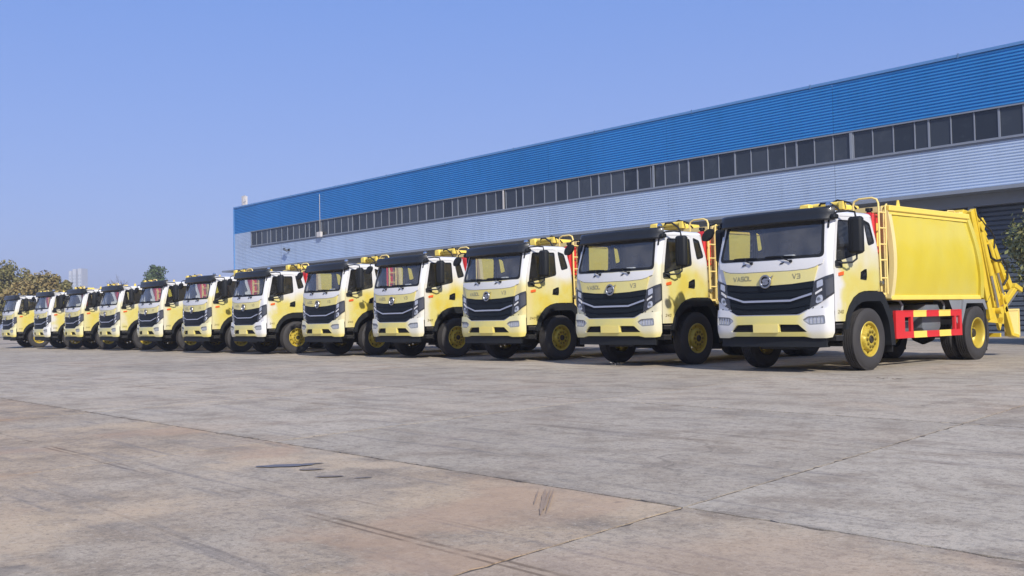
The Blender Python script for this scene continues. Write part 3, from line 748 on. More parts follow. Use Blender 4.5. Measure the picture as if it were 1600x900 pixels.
def hub(front):
    b = MB()
    if front:
        b.lathe([(.066, .11), (.066, .15), (.058, .162), (.04, .162), (.036, .15), (0, .15)], 0, 0, 0, 20)
        x0 = .128
    else:
        b.lathe([(.09, -.1), (.09, .02), (.075, .045), (0, .05)], 0, 0, 0, 20); x0 = -.10
    return b
def nuts(front):
    b = MB(); x0, rr = (.141, .128) if front else (-.10, .118)
    for i in range(10):
        t = 2 * math.pi * i / 10; cy, cz = rr * math.cos(t), rr * math.sin(t)
        b.lathe([(.030, .002), (.030, .006), (.02, .007), (.019, .022), (.012, .016), (.012, .026), (0, .026)], x0, cy, cz, 8)
    return b
meshes = {}
def wheel(x, y, sg, kind):
    wo = empty('wheel', (x, y, .52), truck)
    if sg < 0: wo.rotation_euler = (0, 0, math.pi)
    for nm, fn, m in (('tyre', tyre_mesh, 'tyre'), ('rim', front_rim if kind == 'front' else rear_rim, 'rim'), ('hub', lambda: hub(kind == 'front'), 'hub'), ('wheel_nuts', lambda: nuts(kind == 'front'), 'nut')):
        if kind == 'inner' and nm not in ('tyre', 'rim'): continue
        key = (nm, 'front' if kind == 'front' else 'rear') if nm != 'tyre' else nm
        if key not in meshes:
            o = fn().obj(nm, mt[m], wo, smooth=40); meshes[key] = o.data
        else:
            o = bpy.data.objects.new(nm, meshes[key]); COL.objects.link(o); o.parent = wo
        if nm == 'wheel_nuts': o['kind'] = 'stuff'
for sg in (1, -1):
    wheel(sg * 1.07, 1.12, sg, 'front'); wheel(sg * 1.05, 5.23, sg, 'rear'); wheel(sg * .73, 5.23, sg, 'inner')

# side guards (red with yellow bands), tanks, pipes, rear fenders
def guard(sg):
    fx = lambda a, b_: sorted((sg * a, sg * b_)); b = MB()
    x = fx(1.15, 1.20)
    ys = [1.99, 2.62, 3.10, 3.58, 4.04, 4.49]; zt = lambda y: (.985, .87); zb = lambda y: (.615, .50)
    for i in range(5):
        m = i % 2
        b.box(*x, ys[i], ys[i + 1], .868, .985, m); b.box(*x, ys[i], ys[i + 1], .50, .615, m)
        lip = fx(1.20, 1.206); b.box(*lip, ys[i], ys[i + 1], .97, .985, m); b.box(*lip, ys[i], ys[i + 1], .50, .515, m)
    b.box(*fx(1.148, 1.203), 1.985, 2.30, .498, .987); b.box(*fx(1.148, 1.203), 4.40, 4.492, .498, .987)
    b.box(*x, 2.52, 2.60, .615, .868); b.box(*x, 4.2, 4.27, .615, .868)
    b.box(*fx(.46, 1.15), 2.52, 2.58, .80, .86, 2); b.box(*fx(.46, 1.15), 4.2, 4.26, .80, .86, 2)
    return P_(b, 'side_guard', [mt['red'], mt['gyel'], mt['dark']], smooth=0)
for sg in (1, -1):
    guard(sg)
    fx = lambda a, b_: sorted((sg * a, sg * b_))
    b = MB(); k = 8
    oct_ = [(3.22, .66), (3.28, .60), (3.86, .60), (3.93, .68), (3.93, .98), (3.84, 1.09), (3.38, 1.09), (3.22, .96)]
    vs = [(sg * xx, y, z) for xx in (.5, 1.05) for y, z in oct_]; b.add(vs, [tuple(range(8)), tuple(range(15, 7, -1))] + [(i, i + 8, (i + 1) % 8 + 8, (i + 1) % 8) for i in range(8)]); P_(b, 'fuel_tank', mt['grey'], bevel=.012)
    b = MB(); b.tube([(sg * .78, 2.35, .68), (sg * .78, 3.05, .68)], .15, 16); b.tube([(sg * .74, 2.35, 1.0), (sg * .74, 2.9, 1.0)], .1, 14); P_(b, 'air_tank', mt['grey'], smooth=50)
    for y in (2.55, 4.15):
        b = MB(); b.tube([(sg * 1.0, y, .95), (sg * 1.02, y, 1.08), (sg * 1.0, y - .08, 1.17), (sg * .9, y - .22, 1.19), (sg * .8, y - .3, 1.19)], .026, 8)
        P_(b, 'hose', mt['midgrey'])
    b = MB()
    for y0, y1, x, z in ((2.0, 4.5, .6, 1.12), (2.0, 4.6, .68, 1.08), (2.2, 4.2, .56, 1.05)): b.tube([(sg * x, y0, z), (sg * x, (y0 + y1) / 2, z - .03), (sg * x, y1, z)], .018, 6)
    b.box(*fx(.5, .9), 2.1, 2.3, .55, 1.0); b.box(*fx(.5, .85), 4.0, 4.3, .7, 1.05); P_(b, 'brake_pipes', mt['dark'])
    # rear fender
    O = [(4.46, .72), (4.60, 1.17), (5.50, 1.17), (5.62, .98)]; I = [(4.50, .70), (4.72, 1.10), (5.42, 1.10), (5.54, .97)]
    b = MB(); f2 = side(sg); o2 = O if sg > 0 else [(-a, z) for a, z in O]; i2 = I if sg > 0 else [(-a, z) for a, z in I]
    b.patch(o2 + i2[::-1], f2, off=.0, depth=0, inner=False)
    for L in (o2, i2):
        vs = []
        for p in L: vs += [f2(*p, .0), f2(*p, -.62)]
        b.add(vs, [(2 * i, 2 * i + 1, 2 * i + 3, 2 * i + 2) for i in range(3)])
    b.add([(sg * 1.16, 4.05, 1.2), (sg * 1.16, 4.6, 1.2), (sg * 1.16, 4.6, 1.1), (sg * 1.16, 4.50, .75), (sg * 1.16, 4.38, .72)], [(0, 1, 2, 3, 4)]); P_(b, 'rear_fender', mt['midgrey'])
    b = MB(); b.box(*fx(.58, 1.19), 5.56, 5.575, .17, 1.0); b.add([(sg * 1.19, 5.42, 1.1), (sg * 1.19, 5.54, .97), (sg * 1.19, 5.575, .97), (sg * 1.19, 5.575, .5)], [(0, 1, 2, 3)]); b.box(*fx(.5, .56), 4.5, 5.55, .55, 1.12); P_(b, 'rear_mud_flap', mt['dark'])

# hopper body: bulged sides
def bxw(z):
    t = (z - 1.23) / (2.80 - 1.23); return 1.135 + .095 * math.sin(min(1, max(0, t)) ** .85 * math.pi) - .02 * t
NZ = 22
b = MB(); zs = [1.235 + (2.74 - 1.235) * i / NZ for i in range(NZ + 1)]
rear = lambda z: 5.37 - (z - 1.235) * .30
for sg in (1, -1):
    NY = 26; vs = [(sg * (bxw(z) + .012 * math.sin(math.pi * j / NY) + .006 * math.sin(j * 1.7 + z * 4.1) * math.sin(z * 7.3 + j * .6) + .003 * math.sin(j * 3.1) * math.sin(z * 11)), 1.98 + (rear(z) - 1.98) * j / NY, z) for z in zs for j in range(NY + 1)]
    fs = [(i * (NY + 1) + j, i * (NY + 1) + j + 1, (i + 1) * (NY + 1) + j + 1, (i + 1) * (NY + 1) + j) for i in range(NZ) for j in range(NY)]
    b.add(vs, fs if sg > 0 else [f[::-1] for f in fs])
b.add([(-1.08, 1.9, 2.79), (1.08, 1.9, 2.79), (1.08, 4.95, 2.79), (-1.08, 4.95, 2.79)], [(0, 1, 2, 3)])
b.add([(-1.13, 1.9, 1.23), (1.13, 1.9, 1.23), (1.13, 5.4, 1.23), (-1.13, 5.4, 1.23)], [(3, 2, 1, 0)])
P_(b, 'hopper_body', mt['body'])
for sg in (1, -1):
    fx = lambda a, b_: sorted((sg * a, sg * b_))
    b = MB(); b.cbox(*fx(1.02, 1.20), 1.90, 4.98, 2.715, 2.815, .012); b.box(*fx(1.03, 1.17), 1.93, 4.92, 2.66, 2.72); P_(b, 'top_rail', mt['cream'] if 0 else mt['gyel'])
    b = MB(); b.cbox(*fx(.95, 1.185), 1.93, 5.4, 1.17, 1.25, .01); P_(b, 'bottom_rail', mt['gyel'])
    # front post follows the bulge
    vs = []; zz = [1.2 + (2.80 - 1.2) * i / 14 for i in range(15)]
    for z in zz:
        o = bxw(z) + .03; vs += [(sg * o, 1.90, z), (sg * o, 2.01, z), (sg * (o - .1), 2.01, z), (sg * (o - .1), 1.90, z)]
    b = MB(); b.add(vs, [(i * 4 + k, i * 4 + (k + 1) % 4, (i + 1) * 4 + (k + 1) % 4, (i + 1) * 4 + k) for i in range(14) for k in range(4)] + [(56, 57, 58, 59)]); P_(b, 'front_post', mt['cream'], smooth=40)
    # rear post, slanted
    vs = []
    for z in zz:
        o = bxw(z) + .05; y = rear(z) - .02; vs += [(sg * o, y, z), (sg * o, y + .15, z), (sg * (o - .15), y + .15, z), (sg * (o - .15), y, z)]
    b = MB(); b.add(vs, [(i * 4 + k, i * 4 + (k + 1) % 4, (i + 1) * 4 + (k + 1) % 4, (i + 1) * 4 + k) for i in range(14) for k in range(4)] + [(56, 57, 58, 59)]); P_(b, 'rear_post', mt['body'], smooth=40)
b = MB(); b.box(-1.08, 1.08, 1.88, 1.92, 1.23, 2.79)
for x in (-.72, -.24, .24, .72): b.box(x - .04, x + .04, 1.84, 1.89, 1.23, 2.75)
b.box(-1.08, 1.08, 1.82, 1.9, 2.70, 2.80); P_(b, 'front_wall', mt['cream'], smooth=0)
b = MB(); b.add([(1.13, 2.28, 2.81), (1.13, 2.40, 2.81), (1.13, 2.36, 2.93), (1.13, 2.32, 2.93), (1.11, 2.28, 2.81), (1.11, 2.40, 2.81), (1.11, 2.36, 2.93), (1.11, 2.32, 2.93)], [(0, 1, 2, 3), (7, 6, 5, 4), (0, 4, 5, 1), (1, 5, 6, 2), (2, 6, 7, 3), (3, 7, 4, 0)]); P_(b, 'lifting_eye', mt['gyel'])
# roof gear behind the cab: hydraulic block, pipes and hoses
b = MB(); b.cbox(-.62, .36, 1.72, 2.3, 2.80, 2.90, .02); b.cbox(-.50, -.28, 1.62, 1.9, 2.78, 2.95, .02); b.tube([(-.2, 1.66, 2.9), (.42, 1.66, 2.9)], .045, 10); b.box(.36, .44, 1.6, 1.72, 2.8, 2.94); P_(b, 'hydraulic_block', mt['gyel'], smooth=40)
b = MB(); b.tube([(-.15, 1.7, 2.86), (.0, 1.58, 2.93), (.2, 1.55, 2.92), (.35, 1.58, 2.82), (.4, 1.62, 2.7)], .02, 7); b.tube([(.05, 1.75, 2.9), (.3, 1.66, 2.97), (.55, 1.66, 2.9), (.66, 1.7, 2.78)], .018, 7); P_(b, 'hydraulic_hose', mt['dark'])
# red tank with black cap between cab and hopper
b = MB(); b.cbox(.78, 1.06, 1.56, 1.80, 1.98, 2.66, .02); b.box(.86, .98, 1.62, 1.74, 2.66, 2.69); tk = P_(b, 'hydraulic_tank', mt['red'], smooth=0)
b = MB(); b.tube([(.92, 1.68, 2.69), (.92, 1.68, 2.72)], .045, 10); b.tube([(.92, 1.68, 2.72), (.92, 1.68, 2.77)], .065, 12); b.obj('tank_cap', mt['black'], tk)
b = MB(); b.tube([(1.064, 1.68, 2.1), (1.064, 1.68, 2.5)], .02, 8); b.obj('level_gauge', mt['gyel'], tk)
b = MB(); b.cbox(-.5, .6, 1.55, 1.82, 1.2, 1.9, .02); b.tube([(.95, 1.66, 1.25), (.95, 1.66, 1.95)], .09, 12); P_(b, 'air_intake', mt['dark'])
# ladder with hoop
b = MB(); px = 1.15
b.tube([(px, 1.62, 1.28), (px, 1.60, 2.0), (px, 1.60, 2.83), (px - .03, 1.60, 2.90), (px - .12, 1.60, 2.935), (px - .38, 1.60, 2.935), (px - .47, 1.60, 2.90), (px - .5, 1.60, 2.83), (px - .5, 1.62, 2.66)], .019, 8)
b.tube([(px, 1.83, 1.28), (px, 1.83, 2.80), (px, 1.88, 2.83)], .017, 8)
for z in (1.55, 1.86, 2.13, 2.41, 2.68): b.tube([(px, 1.60, z), (px, 1.84, z)], .015, 7)
b.box(px - .4, px - .02, 1.6, 1.84, 1.26, 1.30); P_(b, 'ladder', mt['ladder'], smooth=40)
b = MB(); b.lathe([(0, -.05), (.035, -.05), (.035, .05), (0, .05)], 1.15, 1.60, 1.47, 10); P_(b, 'ladder_clamp', mt['steel'])

b = MB(); b.tube([(1.0, 4.45, 2.80), (1.0, 4.47, 2.87), (1.0, 4.72, 2.88), (1.0, 4.75, 2.81)], .014, 6); b.box(.9, 1.1, 4.74, 4.9, 2.79, 2.86); P_(b, 'top_handle', mt['ladder'])
# tailgate with loading arms
TG = [(4.96, 2.80), (5.10, 2.93), (5.48, 2.90), (5.95, 2.52), (6.38, 2.06), (6.72, 1.66), (6.80, 1.2), (6.50, .80), (5.66, .70), (5.62, .98), (5.44, 1.23)]
b = MB(); vs = [(x, y, z) for x in (-1.03, 1.03) for y, z in TG]; k = len(TG)
b.add(vs, [tuple(range(k)), tuple(range(2 * k - 1, k - 1, -1))] + [(i, i + k, (i + 1) % k + k, (i + 1) % k) for i in range(k)])
P_(b, 'tailgate', mt['loader'], smooth=0, bevel=.015)
def bar(mb, y0, z0, y1, z1, wd, x0, x1, m=0):
    d = Vector((y1 - y0, z1 - z0)).normalized(); nn = Vector((-d.y, d.x)) * wd / 2
    P = [(y0 + nn.x, z0 + nn.y), (y0 - nn.x, z0 - nn.y), (y1 - nn.x, z1 - nn.y), (y1 + nn.x, z1 + nn.y)]
    mb.add([(x, *p) for x in (x0, x1) for p in P], [(0, 1, 2, 3), (7, 6, 5, 4), (0, 4, 5, 1), (1, 5, 6, 2), (2, 6, 7, 3), (3, 7, 4, 0)], m)
for sg in (1, -1):
    fx = lambda a, b_: sorted((sg * a, sg * b_))
    b = MB(); bar(b, 5.10, 2.90, 5.80, .80, .17, *fx(1.12, 1.21)); bar(b, 5.17, 2.93, 5.9, 1.0, .03, *fx(1.12, 1.235)); P_(b, 'tailgate_frame', mt['loader'], smooth=0, bevel=.008)
    b = MB(); b.tube([(sg * 1.17, 5.48, 2.55), (sg * 1.17, 5.88, 1.65)], .062, 12); b.tube([(sg * 1.17, 5.88, 1.65), (sg * 1.17, 6.18, .98)], .034, 10, 1)
    for y, z in ((5.46, 2.58), (6.20, .95)): b.lathe([(0, -.07), (.075, -.07), (.075, .07), (0, .07)], sg * 1.17, y, z, 14)
    P_(b, 'lift_cylinder', [mt['loader'], mt['steel']], smooth=40)
    b = MB(); b.tube([(sg * 1.10, 6.0, 2.30), (sg * 1.10, 6.34, 1.72)], .058, 12); b.tube([(sg * 1.10, 6.34, 1.72), (sg * 1.10, 6.62, 1.22)], .032, 10, 1)
    b.lathe([(0, -.06), (.085, -.06), (.085, .06), (0, .06)], sg * 1.10, 6.64, 1.18, 14); P_(b, 'press_cylinder', [mt['loader'], mt['steel']], smooth=40)
    # side arms of the press, each a thick plate
    b = MB(); bar(b, 5.72, 2.62, 6.42, 1.15, .16, *fx(1.03, 1.09)); bar(b, 5.66, 2.70, 5.80, 2.58, .26, *fx(1.03, 1.12)); P_(b, 'press_arm', mt['loader'], smooth=0, bevel=.01)
    b = MB(); bar(b, 6.20, 2.36, 6.82, 1.52, .13, *fx(.98, 1.10)); bar(b, 6.74, 1.72, 6.98, 1.42, .16, *fx(1.0, 1.12)); P_(b, 'packer_arm', mt['loader'], smooth=0, bevel=.012)
    # swinging loading arm
    b = MB(); bar(b, 6.60, 1.30, 6.70, .90, .17, *fx(1.0, 1.12)); bar(b, 6.66, 1.02, 6.98, .44, .13, *fx(1.0, 1.12))
    bar(b, 6.62, 1.02, 7.30, 1.42, .11, *fx(1.0, 1.10)); bar(b, 7.18, 1.46, 7.52, 1.36, .10, *fx(.98, 1.12)); bar(b, 6.92, .45, 7.24, .40, .07, *fx(.95, 1.14)); bar(b, 6.6, 1.40, 7.0, 1.46, .12, *fx(.95, 1.06))
    P_(b, 'loading_arm', mt['loader'], smooth=0, bevel=.012)
    b = MB(); b.tube([(sg * 1.06, 6.84, 1.02), (sg * 1.06, 7.40, 1.34)], .024, 8); P_(b, 'tipping_rod', mt['steel'])
    b = MB(); b.tube([(sg * 1.1, 5.50, 2.86), (sg * 1.12, 5.80, 2.66), (sg * 1.12, 6.06, 2.56), (sg * 1.12, 6.24, 2.42), (sg * 1.12, 6.22, 2.22), (sg * 1.1, 6.08, 2.12)], .018, 7); P_(b, 'loader_hose', mt['dark'], smooth=60)
    b = MB(); b.tube([(sg * 1.14, 5.84, 2.25), (sg * 1.15, 5.98, 2.00), (sg * 1.15, 6.22, 1.94), (sg * 1.15, 6.50, 1.98), (sg * 1.15, 6.72, 1.84), (sg * 1.14, 6.74, 1.60), (sg * 1.1, 6.62, 1.46)], .024, 8); P_(b, 'loader_hose', mt['dark'], smooth=60)
    b = MB(); b.tube([(sg * 1.16, 5.5, 1.15), (sg * 1.2, 5.6, 1.12), (sg * 1.2, 5.75, 1.25)], .014, 6); P_(b, 'loader_hose', mt['dark'], smooth=60)
    b = MB(); b.tube([(sg * 1.13, 5.62, 1.9), (sg * 1.14, 5.82, 1.5), (sg * 1.14, 6.02, 1.2), (sg * 1.14, 6.3, 1.0), (sg * 1.13, 6.5, 1.05)], .013, 6); P_(b, 'loader_hose', mt['rustpipe'], smooth=60)
    b = MB(); bar(b, 5.66, .88, 6.55, .82, .3, *fx(1.03, 1.12)); b.add([(sg * 1.12, 6.2, .8), (sg * 1.12, 6.52, .8), (sg * 1.12, 6.36, .54), (sg * 1.06, 6.2, .8), (sg * 1.06, 6.52, .8), (sg * 1.06, 6.36, .54)], [(0, 1, 2), (5, 4, 3), (0, 3, 4, 1), (1, 4, 5, 2), (2, 5, 3, 0)]); P_(b, 'tail_plate', mt['loader'], smooth=0)
    b = MB(); bar(b, 5.50, 2.88, 6.02, 2.46, .05, *fx(1.0, 1.06)); bar(b, 5.9, 2.5, 6.4, 2.0, .04, *fx(1.03, 1.06)); P_(b, 'edge_flange', mt['loader'], smooth=0)
b = MB(); b.box(-1.0, 1.0, 6.6, 6.66, .40, .48); b.tube([(-1.05, 7.34, 1.40), (1.05, 7.34, 1.40)], .04, 8); b.tube([(-1.05, 6.64, 1.0), (1.05, 6.64, 1.0)], .05, 8); P_(b, 'loader_crossbar', mt['loader'])
for sx in (.95, -.95):
    b = MB(); b.box(sx - .02, sx + .02, 7.05, 7.6, .42, .95)
    b.box(sx - .035, sx + .035, 7.02, 7.06, .40, .97); b.box(sx - .035, sx + .035, 7.59, 7.63, .40, .97); b.box(sx - .035, sx + .035, 7.06, 7.59, .93, .97); b.box(sx - .035, sx + .035, 7.06, 7.59, .40, .44)
    P_(b, 'loader_side_plate', mt['ladder'], smooth=0)
b = MB(); b.box(-1.0, 1.0, 5.64, 5.7, .55, .68); b.box(.8, 1.05, 5.62, 5.72, .56, .70); P_(b, 'rear_bumper_bar', mt['dark'], smooth=0)

# ------------------------------------------------------------------ the row of twelve trucks
TX = [0, -3.92, -8.16, -12.29, -15.91, -20.34, -24.01, -28.36, -32.76, -36.82, -40.50, -46.08]
TY = [0, .41, .76, .95, .84, .73, .61, .70, .72, .62, .38, .44]
#        corner whiteness, paleness of the yellow
TC = [(1, .5), (.55, .3), (.25, .1), (.8, .15), (.45, .05), (1, .5), (.35, .3), (.6, .6), (.5, .6), (.3, .3), (.9, .5), (.3, .2)]
LB = ['nearest yellow garbage truck with its whole side and red striped guard in view',
      'garbage truck with yellow door directly beside the rightmost truck',
      'garbage truck with yellow bumper, third from the right end of the row',
      'garbage truck with white bumper corners, fourth from the right end of the row',
      'garbage truck with deep yellow door, fifth from the right end of the row',
      'mostly white fronted garbage truck in front of the left end of the warehouse',
      'yellow fronted garbage truck just left of the mostly white one',
      'garbage truck in front of the lone round tree, fifth from the left end',
      'garbage truck in front of the bare tree, fourth from the left end',
      'garbage truck below the faded tower, third from the left end',
      'white cornered garbage truck, second from the left end of the row',
      'leftmost garbage truck, smallest and farthest, at the end of the row']
GT = 'garbage trucks parked side by side in a row'
for i in range(12):
    o = truck if i == 0 else copy_tree(truck)
    o.location = (TX[i] - 1.2 * XW, TY[i], 0); o.rotation_euler[2] = R((0, .3, -.4, .2, -.2, .5, -.3, .4, -.5, .2, .3, -.2)[i])
    c = (*TC[i], i / 12, 1)
    def setc(x):
        x.color = c
        for ch in x.children: setc(ch)
    setc(o); tag(o, LB[i], 'garbage truck', GT)
    if i < 5:
        cb = MB(); cb.cbox(-.1, .1, -.03, .05, 0, .13, .012); cb.box(-.085, .085, -.034, -.029, .015, .115)
        co = cb.obj('card_box', mt['card'], smooth=0); co.location = (TX[i] - 1.2 * XW + .22, TY[i] + .19, 1.832)
        tag(co, ['white card box on the dashboard of the nearest garbage truck', 'white card box on the dashboard of the second garbage truck from the right', 'white card box on the dashboard of the third garbage truck from the right', 'white card box on the dashboard of the fourth garbage truck from the right', 'white card box on the dashboard of the fifth garbage truck from the right'][i], 'box', 'white boxes on the dashboards')

# ------------------------------------------------------------------ warehouse
mt['blue'] = mat('blue_sheet', (.016, .20, .56), .40, var=.1, vscale=.8)
def cladding(name, col, rough):
    m = bpy.data.materials.new(name); m.use_nodes = True; g = G(m)
    ge = g.n('ShaderNodeNewGeometry'); oi = g.n('ShaderNodeObjectInfo')
    mp = g.n('ShaderNodeMapping'); mp.inputs['Scale'].default_value = (2.2, 1, .12); g.l(ge.outputs['Position'], mp.inputs[0])
    c = g.mix(g.rng(g.noise(mp.outputs[0], 1.0, 6, .6), .42, .72, 0, .22), col, tuple(x * .55 for x in col))
    c = g.mix(g.rng(g.noise(ge.outputs['Position'], .25, 4), .35, .65, 0, .35), c, tuple(min(1, x * 1.22 + .01) for x in col))
    c = g.mix(g.rng(oi.outputs['Random'], 0, 1, 0, .14, False), c, tuple(x * .7 for x in col))
    g.l(c, g.b.inputs['Base Color']); g.b.inputs['Roughness'].default_value = rough
    bp = g.n('ShaderNodeBump'); bp.inputs['Strength'].default_value = .25; bp.inputs['Distance'].default_value = .03
    g.l(g.noise(ge.outputs['Position'], .8, 3), bp.inputs['Height']); g.l(bp.outputs[0], g.b.inputs['Normal'])
    return m
mt['blue'] = cladding('blue_cladding', (.026, .23, .57), .4); 
mt['bluetrim'] = mat('blue_trim', (.10, .24, .50), .4)
mt['sheet'] = cladding('grey_cladding', (.47, .57, .72), .45)
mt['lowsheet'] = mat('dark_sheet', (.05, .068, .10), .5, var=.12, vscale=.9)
mt['shutter'] = mat('shutter_grey', (.085, .105, .135), .5, var=.1, vscale=1.2)  # base grey lowered so the colour itself carries the canopy's shade
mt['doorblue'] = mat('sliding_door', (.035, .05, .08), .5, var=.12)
mt['pane'] = mat('window_glass', (.035, .042, .052), .1, spec=.6, var=.35, vscale=.5)
def pane_mat():
    m = bpy.data.materials.new('window_pane'); m.use_nodes = True; g = G(m); oi = g.n('ShaderNodeObjectInfo'); ge = g.n('ShaderNodeNewGeometry')
    c = g.mix(oi.outputs['Random'], (.014, .018, .024), (.05, .06, .075))
    c = g.mix(g.rng(g.noise(ge.outputs['Position'], 1.3, 5, .6), .5, .75, 0, .5), c, (.075, .085, .095))
    g.l(c, g.b.inputs['Base Color']); g.l(g.rng(oi.outputs['Random'], 0, 1, .05, .22, False), g.b.inputs['Roughness'])
    return m
mt['pane'] = pane_mat()
mt['mull'] = mat('window_frame', (.21, .235, .285), .5, var=.1)
mt['canopy'] = mat('canopy_grey', (.22, .25, .30), .55, var=.12, vscale=1)
mt['roof'] = mat('roof_sheet', (.10, .2, .38), .5)
mt['pale'] = mat('pale_sheet', (.55, .53, .52), .6, var=.08)
YB = 22.0; XL, XR = -65.7, 24.0; ZR, ZBL, ZWB, ZG = 10.14, 8.11, 6.93, 5.20
wh = empty('warehouse', (0, YB, 0)); tag(wh, 'long warehouse with blue and grey ribbed sheeting behind the truck row', 'warehouse')
def sheet(x0, x1, z0, z1, pitch, m, name='cladding_sheet', y=0, dep=.042):
    n = max(1, round((z1 - z0) / pitch)); p = (z1 - z0) / n; prof = []
    for i in range(n):
        z = z0 + i * p; prof += [(z, 0), (z + p * .30, -dep), (z + p * .74, -dep), (z + p * .84, 0)]
    prof.append((z1, 0))
    b = MB(); b.add([(x, y + yy, z) for x in (x0, x1) for z, yy in prof], [(i, i + len(prof), i + 1 + len(prof), i + 1) for i in range(len(prof) - 1)])
    return b.obj(name, m, wh, smooth=0)
edges = [XL, -58.2, -47.0, -38.0, -29.5, -21.5, -12.9, -4.3, 4.5, 14.2, XR]
for i in range(len(edges) - 1):
    a, b2 = edges[i] + .004, edges[i + 1] - .004; j = rnd.uniform(-.006, .006)
    sheet(a, b2, ZBL, ZR, .118, mt['blue'], y=j); sheet(a, b2, ZG, ZWB, .106, mt['sheet'], y=j, dep=.034)
sheet(XL, -62.95, ZWB + .005, ZBL - .005, .106, mt['sheet'], dep=.034)
b = MB(); b.box(XL - .05, XR, -.08, .1, ZR, ZR + .11); 
P_(b, 'parapet_cap', mt['bluetrim'], wh, smooth=0)
b = MB(); x = XL + 3
while x < XR: b.box(x, x + .06, -.09, -.078, ZR - .03, ZR + .14); x += 6.1
P_(b, 'cap_joint', mt['roof'], wh, smooth=0)['kind'] = 'stuff'
b = MB(); b.box(XL - .09, XL - .002, -.09, .2, ZG, ZR); 
for k in range(6): b.box(XL - .16, XL - .09, -.03, .05, ZG + .2 + k * .85, ZG + .27 + k * .85)
P_(b, 'corner_trim', mt['bluetrim'], wh, smooth=0)
b = MB(); b.box(-62.95, XR, -.07, .05, ZBL - .055, ZBL - .003); P_(b, 'window_head', mt['mull'], wh, smooth=0)
b = MB(); b.box(-62.95, XR, -.1, .05, ZWB + .003, ZWB + .07); b.box(-62.95, XR, -.06, .0, ZWB - .06, ZWB - .003); P_(b, 'window_sill', mt['mull'], wh, smooth=0)
# main volume
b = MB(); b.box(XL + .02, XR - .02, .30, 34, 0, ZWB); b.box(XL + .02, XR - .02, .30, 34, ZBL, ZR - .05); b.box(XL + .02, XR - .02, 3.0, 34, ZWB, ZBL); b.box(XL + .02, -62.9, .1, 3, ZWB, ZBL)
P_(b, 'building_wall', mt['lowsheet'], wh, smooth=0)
# window band: each light is a frame with its pane
PW = .853; wmesh = pmesh = None; x = -62.93; k = 0
zc0, zc1 = ZWB + .07, ZBL - .055
while x < XR - PW:
    nx = PW * (.62 if k % 7 == 3 else 1.0)
    fw_ = .036 if k % 7 not in (0, 4) else .07
    f = MB(); f.box(0, fw_, -.02, .03, zc0, zc1); f.box(nx - .012, nx, -.012, .03, zc0, zc1); f.box(fw_, nx - .012, -.012, .03, zc0, zc0 + .03)
    wo = f.obj('window', mt['mull'], wh, smooth=0); wo.location = (x, 0, 0)
    g = MB(); t = rnd.uniform(-.006, .006); g.add([(fw_, .01, zc0 + .03), (nx - .012, .01 + t, zc0 + .03), (nx - .012, .01 + t, zc1), (fw_, .01, zc1)], [(0, 1, 2, 3)])
    g.obj('pane', mt['pane'], wo, smooth=0)
    x += nx; k += 1
for x in (-33.2, -22.4, -12.2):
    b = MB(); b.box(x, x + .11, -.06, -.031, zc0, zc1); P_(b, 'window_post', mt['canopy'] if x > -30 else mt['pale'], wh, smooth=0)
# canopy and the shaded ground floor
b = MB(); b.box(XL - .3, XR, -1.0, .28, ZG - .13, ZG - .003); 
P_(b, 'canopy', mt['canopy'], wh, smooth=0)
b = MB(); b.box(XL, XR, -.12, .30, ZG - .55, ZG - .135); P_(b, 'canopy_beam', mt['canopy'], wh, smooth=0)
xd = XL + .3; k = 0
while xd < XR - 6:
    b = MB(); b.box(xd, xd + .22, -.06, .31, 0, ZG - .552); P_(b, 'wall_post', mt['canopy'], wh, smooth=0)
    xd += 6.42; k += 1
xd = XL + .52; k = 0
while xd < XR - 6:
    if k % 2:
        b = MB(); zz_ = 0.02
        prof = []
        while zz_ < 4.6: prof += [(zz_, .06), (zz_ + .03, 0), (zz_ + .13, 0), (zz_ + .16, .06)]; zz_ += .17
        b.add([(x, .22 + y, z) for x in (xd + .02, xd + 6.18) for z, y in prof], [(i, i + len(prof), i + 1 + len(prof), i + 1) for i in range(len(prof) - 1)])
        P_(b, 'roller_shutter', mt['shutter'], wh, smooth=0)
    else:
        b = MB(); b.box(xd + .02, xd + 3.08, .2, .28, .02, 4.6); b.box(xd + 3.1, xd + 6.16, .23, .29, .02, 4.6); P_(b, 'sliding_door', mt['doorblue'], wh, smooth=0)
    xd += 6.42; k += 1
b = MB(); b.box(XL, XR, -.35, .28, 0, .12); P_(b, 'plinth', mt['canopy'], wh, smooth=0)
# things fixed to it
sv = empty('roof_ladder_cage', (-64.75, YB + .5, ZR)); tag(sv, 'pale ladder cage standing on the far left roof corner of the warehouse', 'ladder cage')
b = MB(); b.box(-.32, -.1, -.2, .2, 0, .95); b.obj('back_panel', mt['pale'], sv, smooth=0)
for x in (-.05, .12, .3):
    b = MB(); b.box(x - .02, x + .02, -.2, -.16, 0, .92); b.obj('upright', mt['pale'], sv, smooth=0)
b = MB(); b.box(-.07, .32, -.2, -.16, .92, .96); b.box(-.07, .32, -.2, -.16, .45, .49); b.obj('rail', mt['pale'], sv, smooth=0)
cd = empty('conduit_pole', (-52.5, YB - .12, 6.9)); tag(cd, 'thin white conduit with a junction box crossing the blue sheeting and windows', 'conduit')
b = MB(); b.tube([(0, 0, .35), (0, 0, 3.0)], .016, 8); b.obj('pipe', mt['pale'], cd)
b = MB(); b.cbox(-.3, .25, -.12, .06, .0, .36, .02); b.obj('junction_box', mt['pale'], cd)
b = MB(); b.tube([(-.1, 0, .3), (-.14, .02, .9), (-.25, .03, 1.15)], .03, 6); b.obj('cable', mt['dark'], cd)
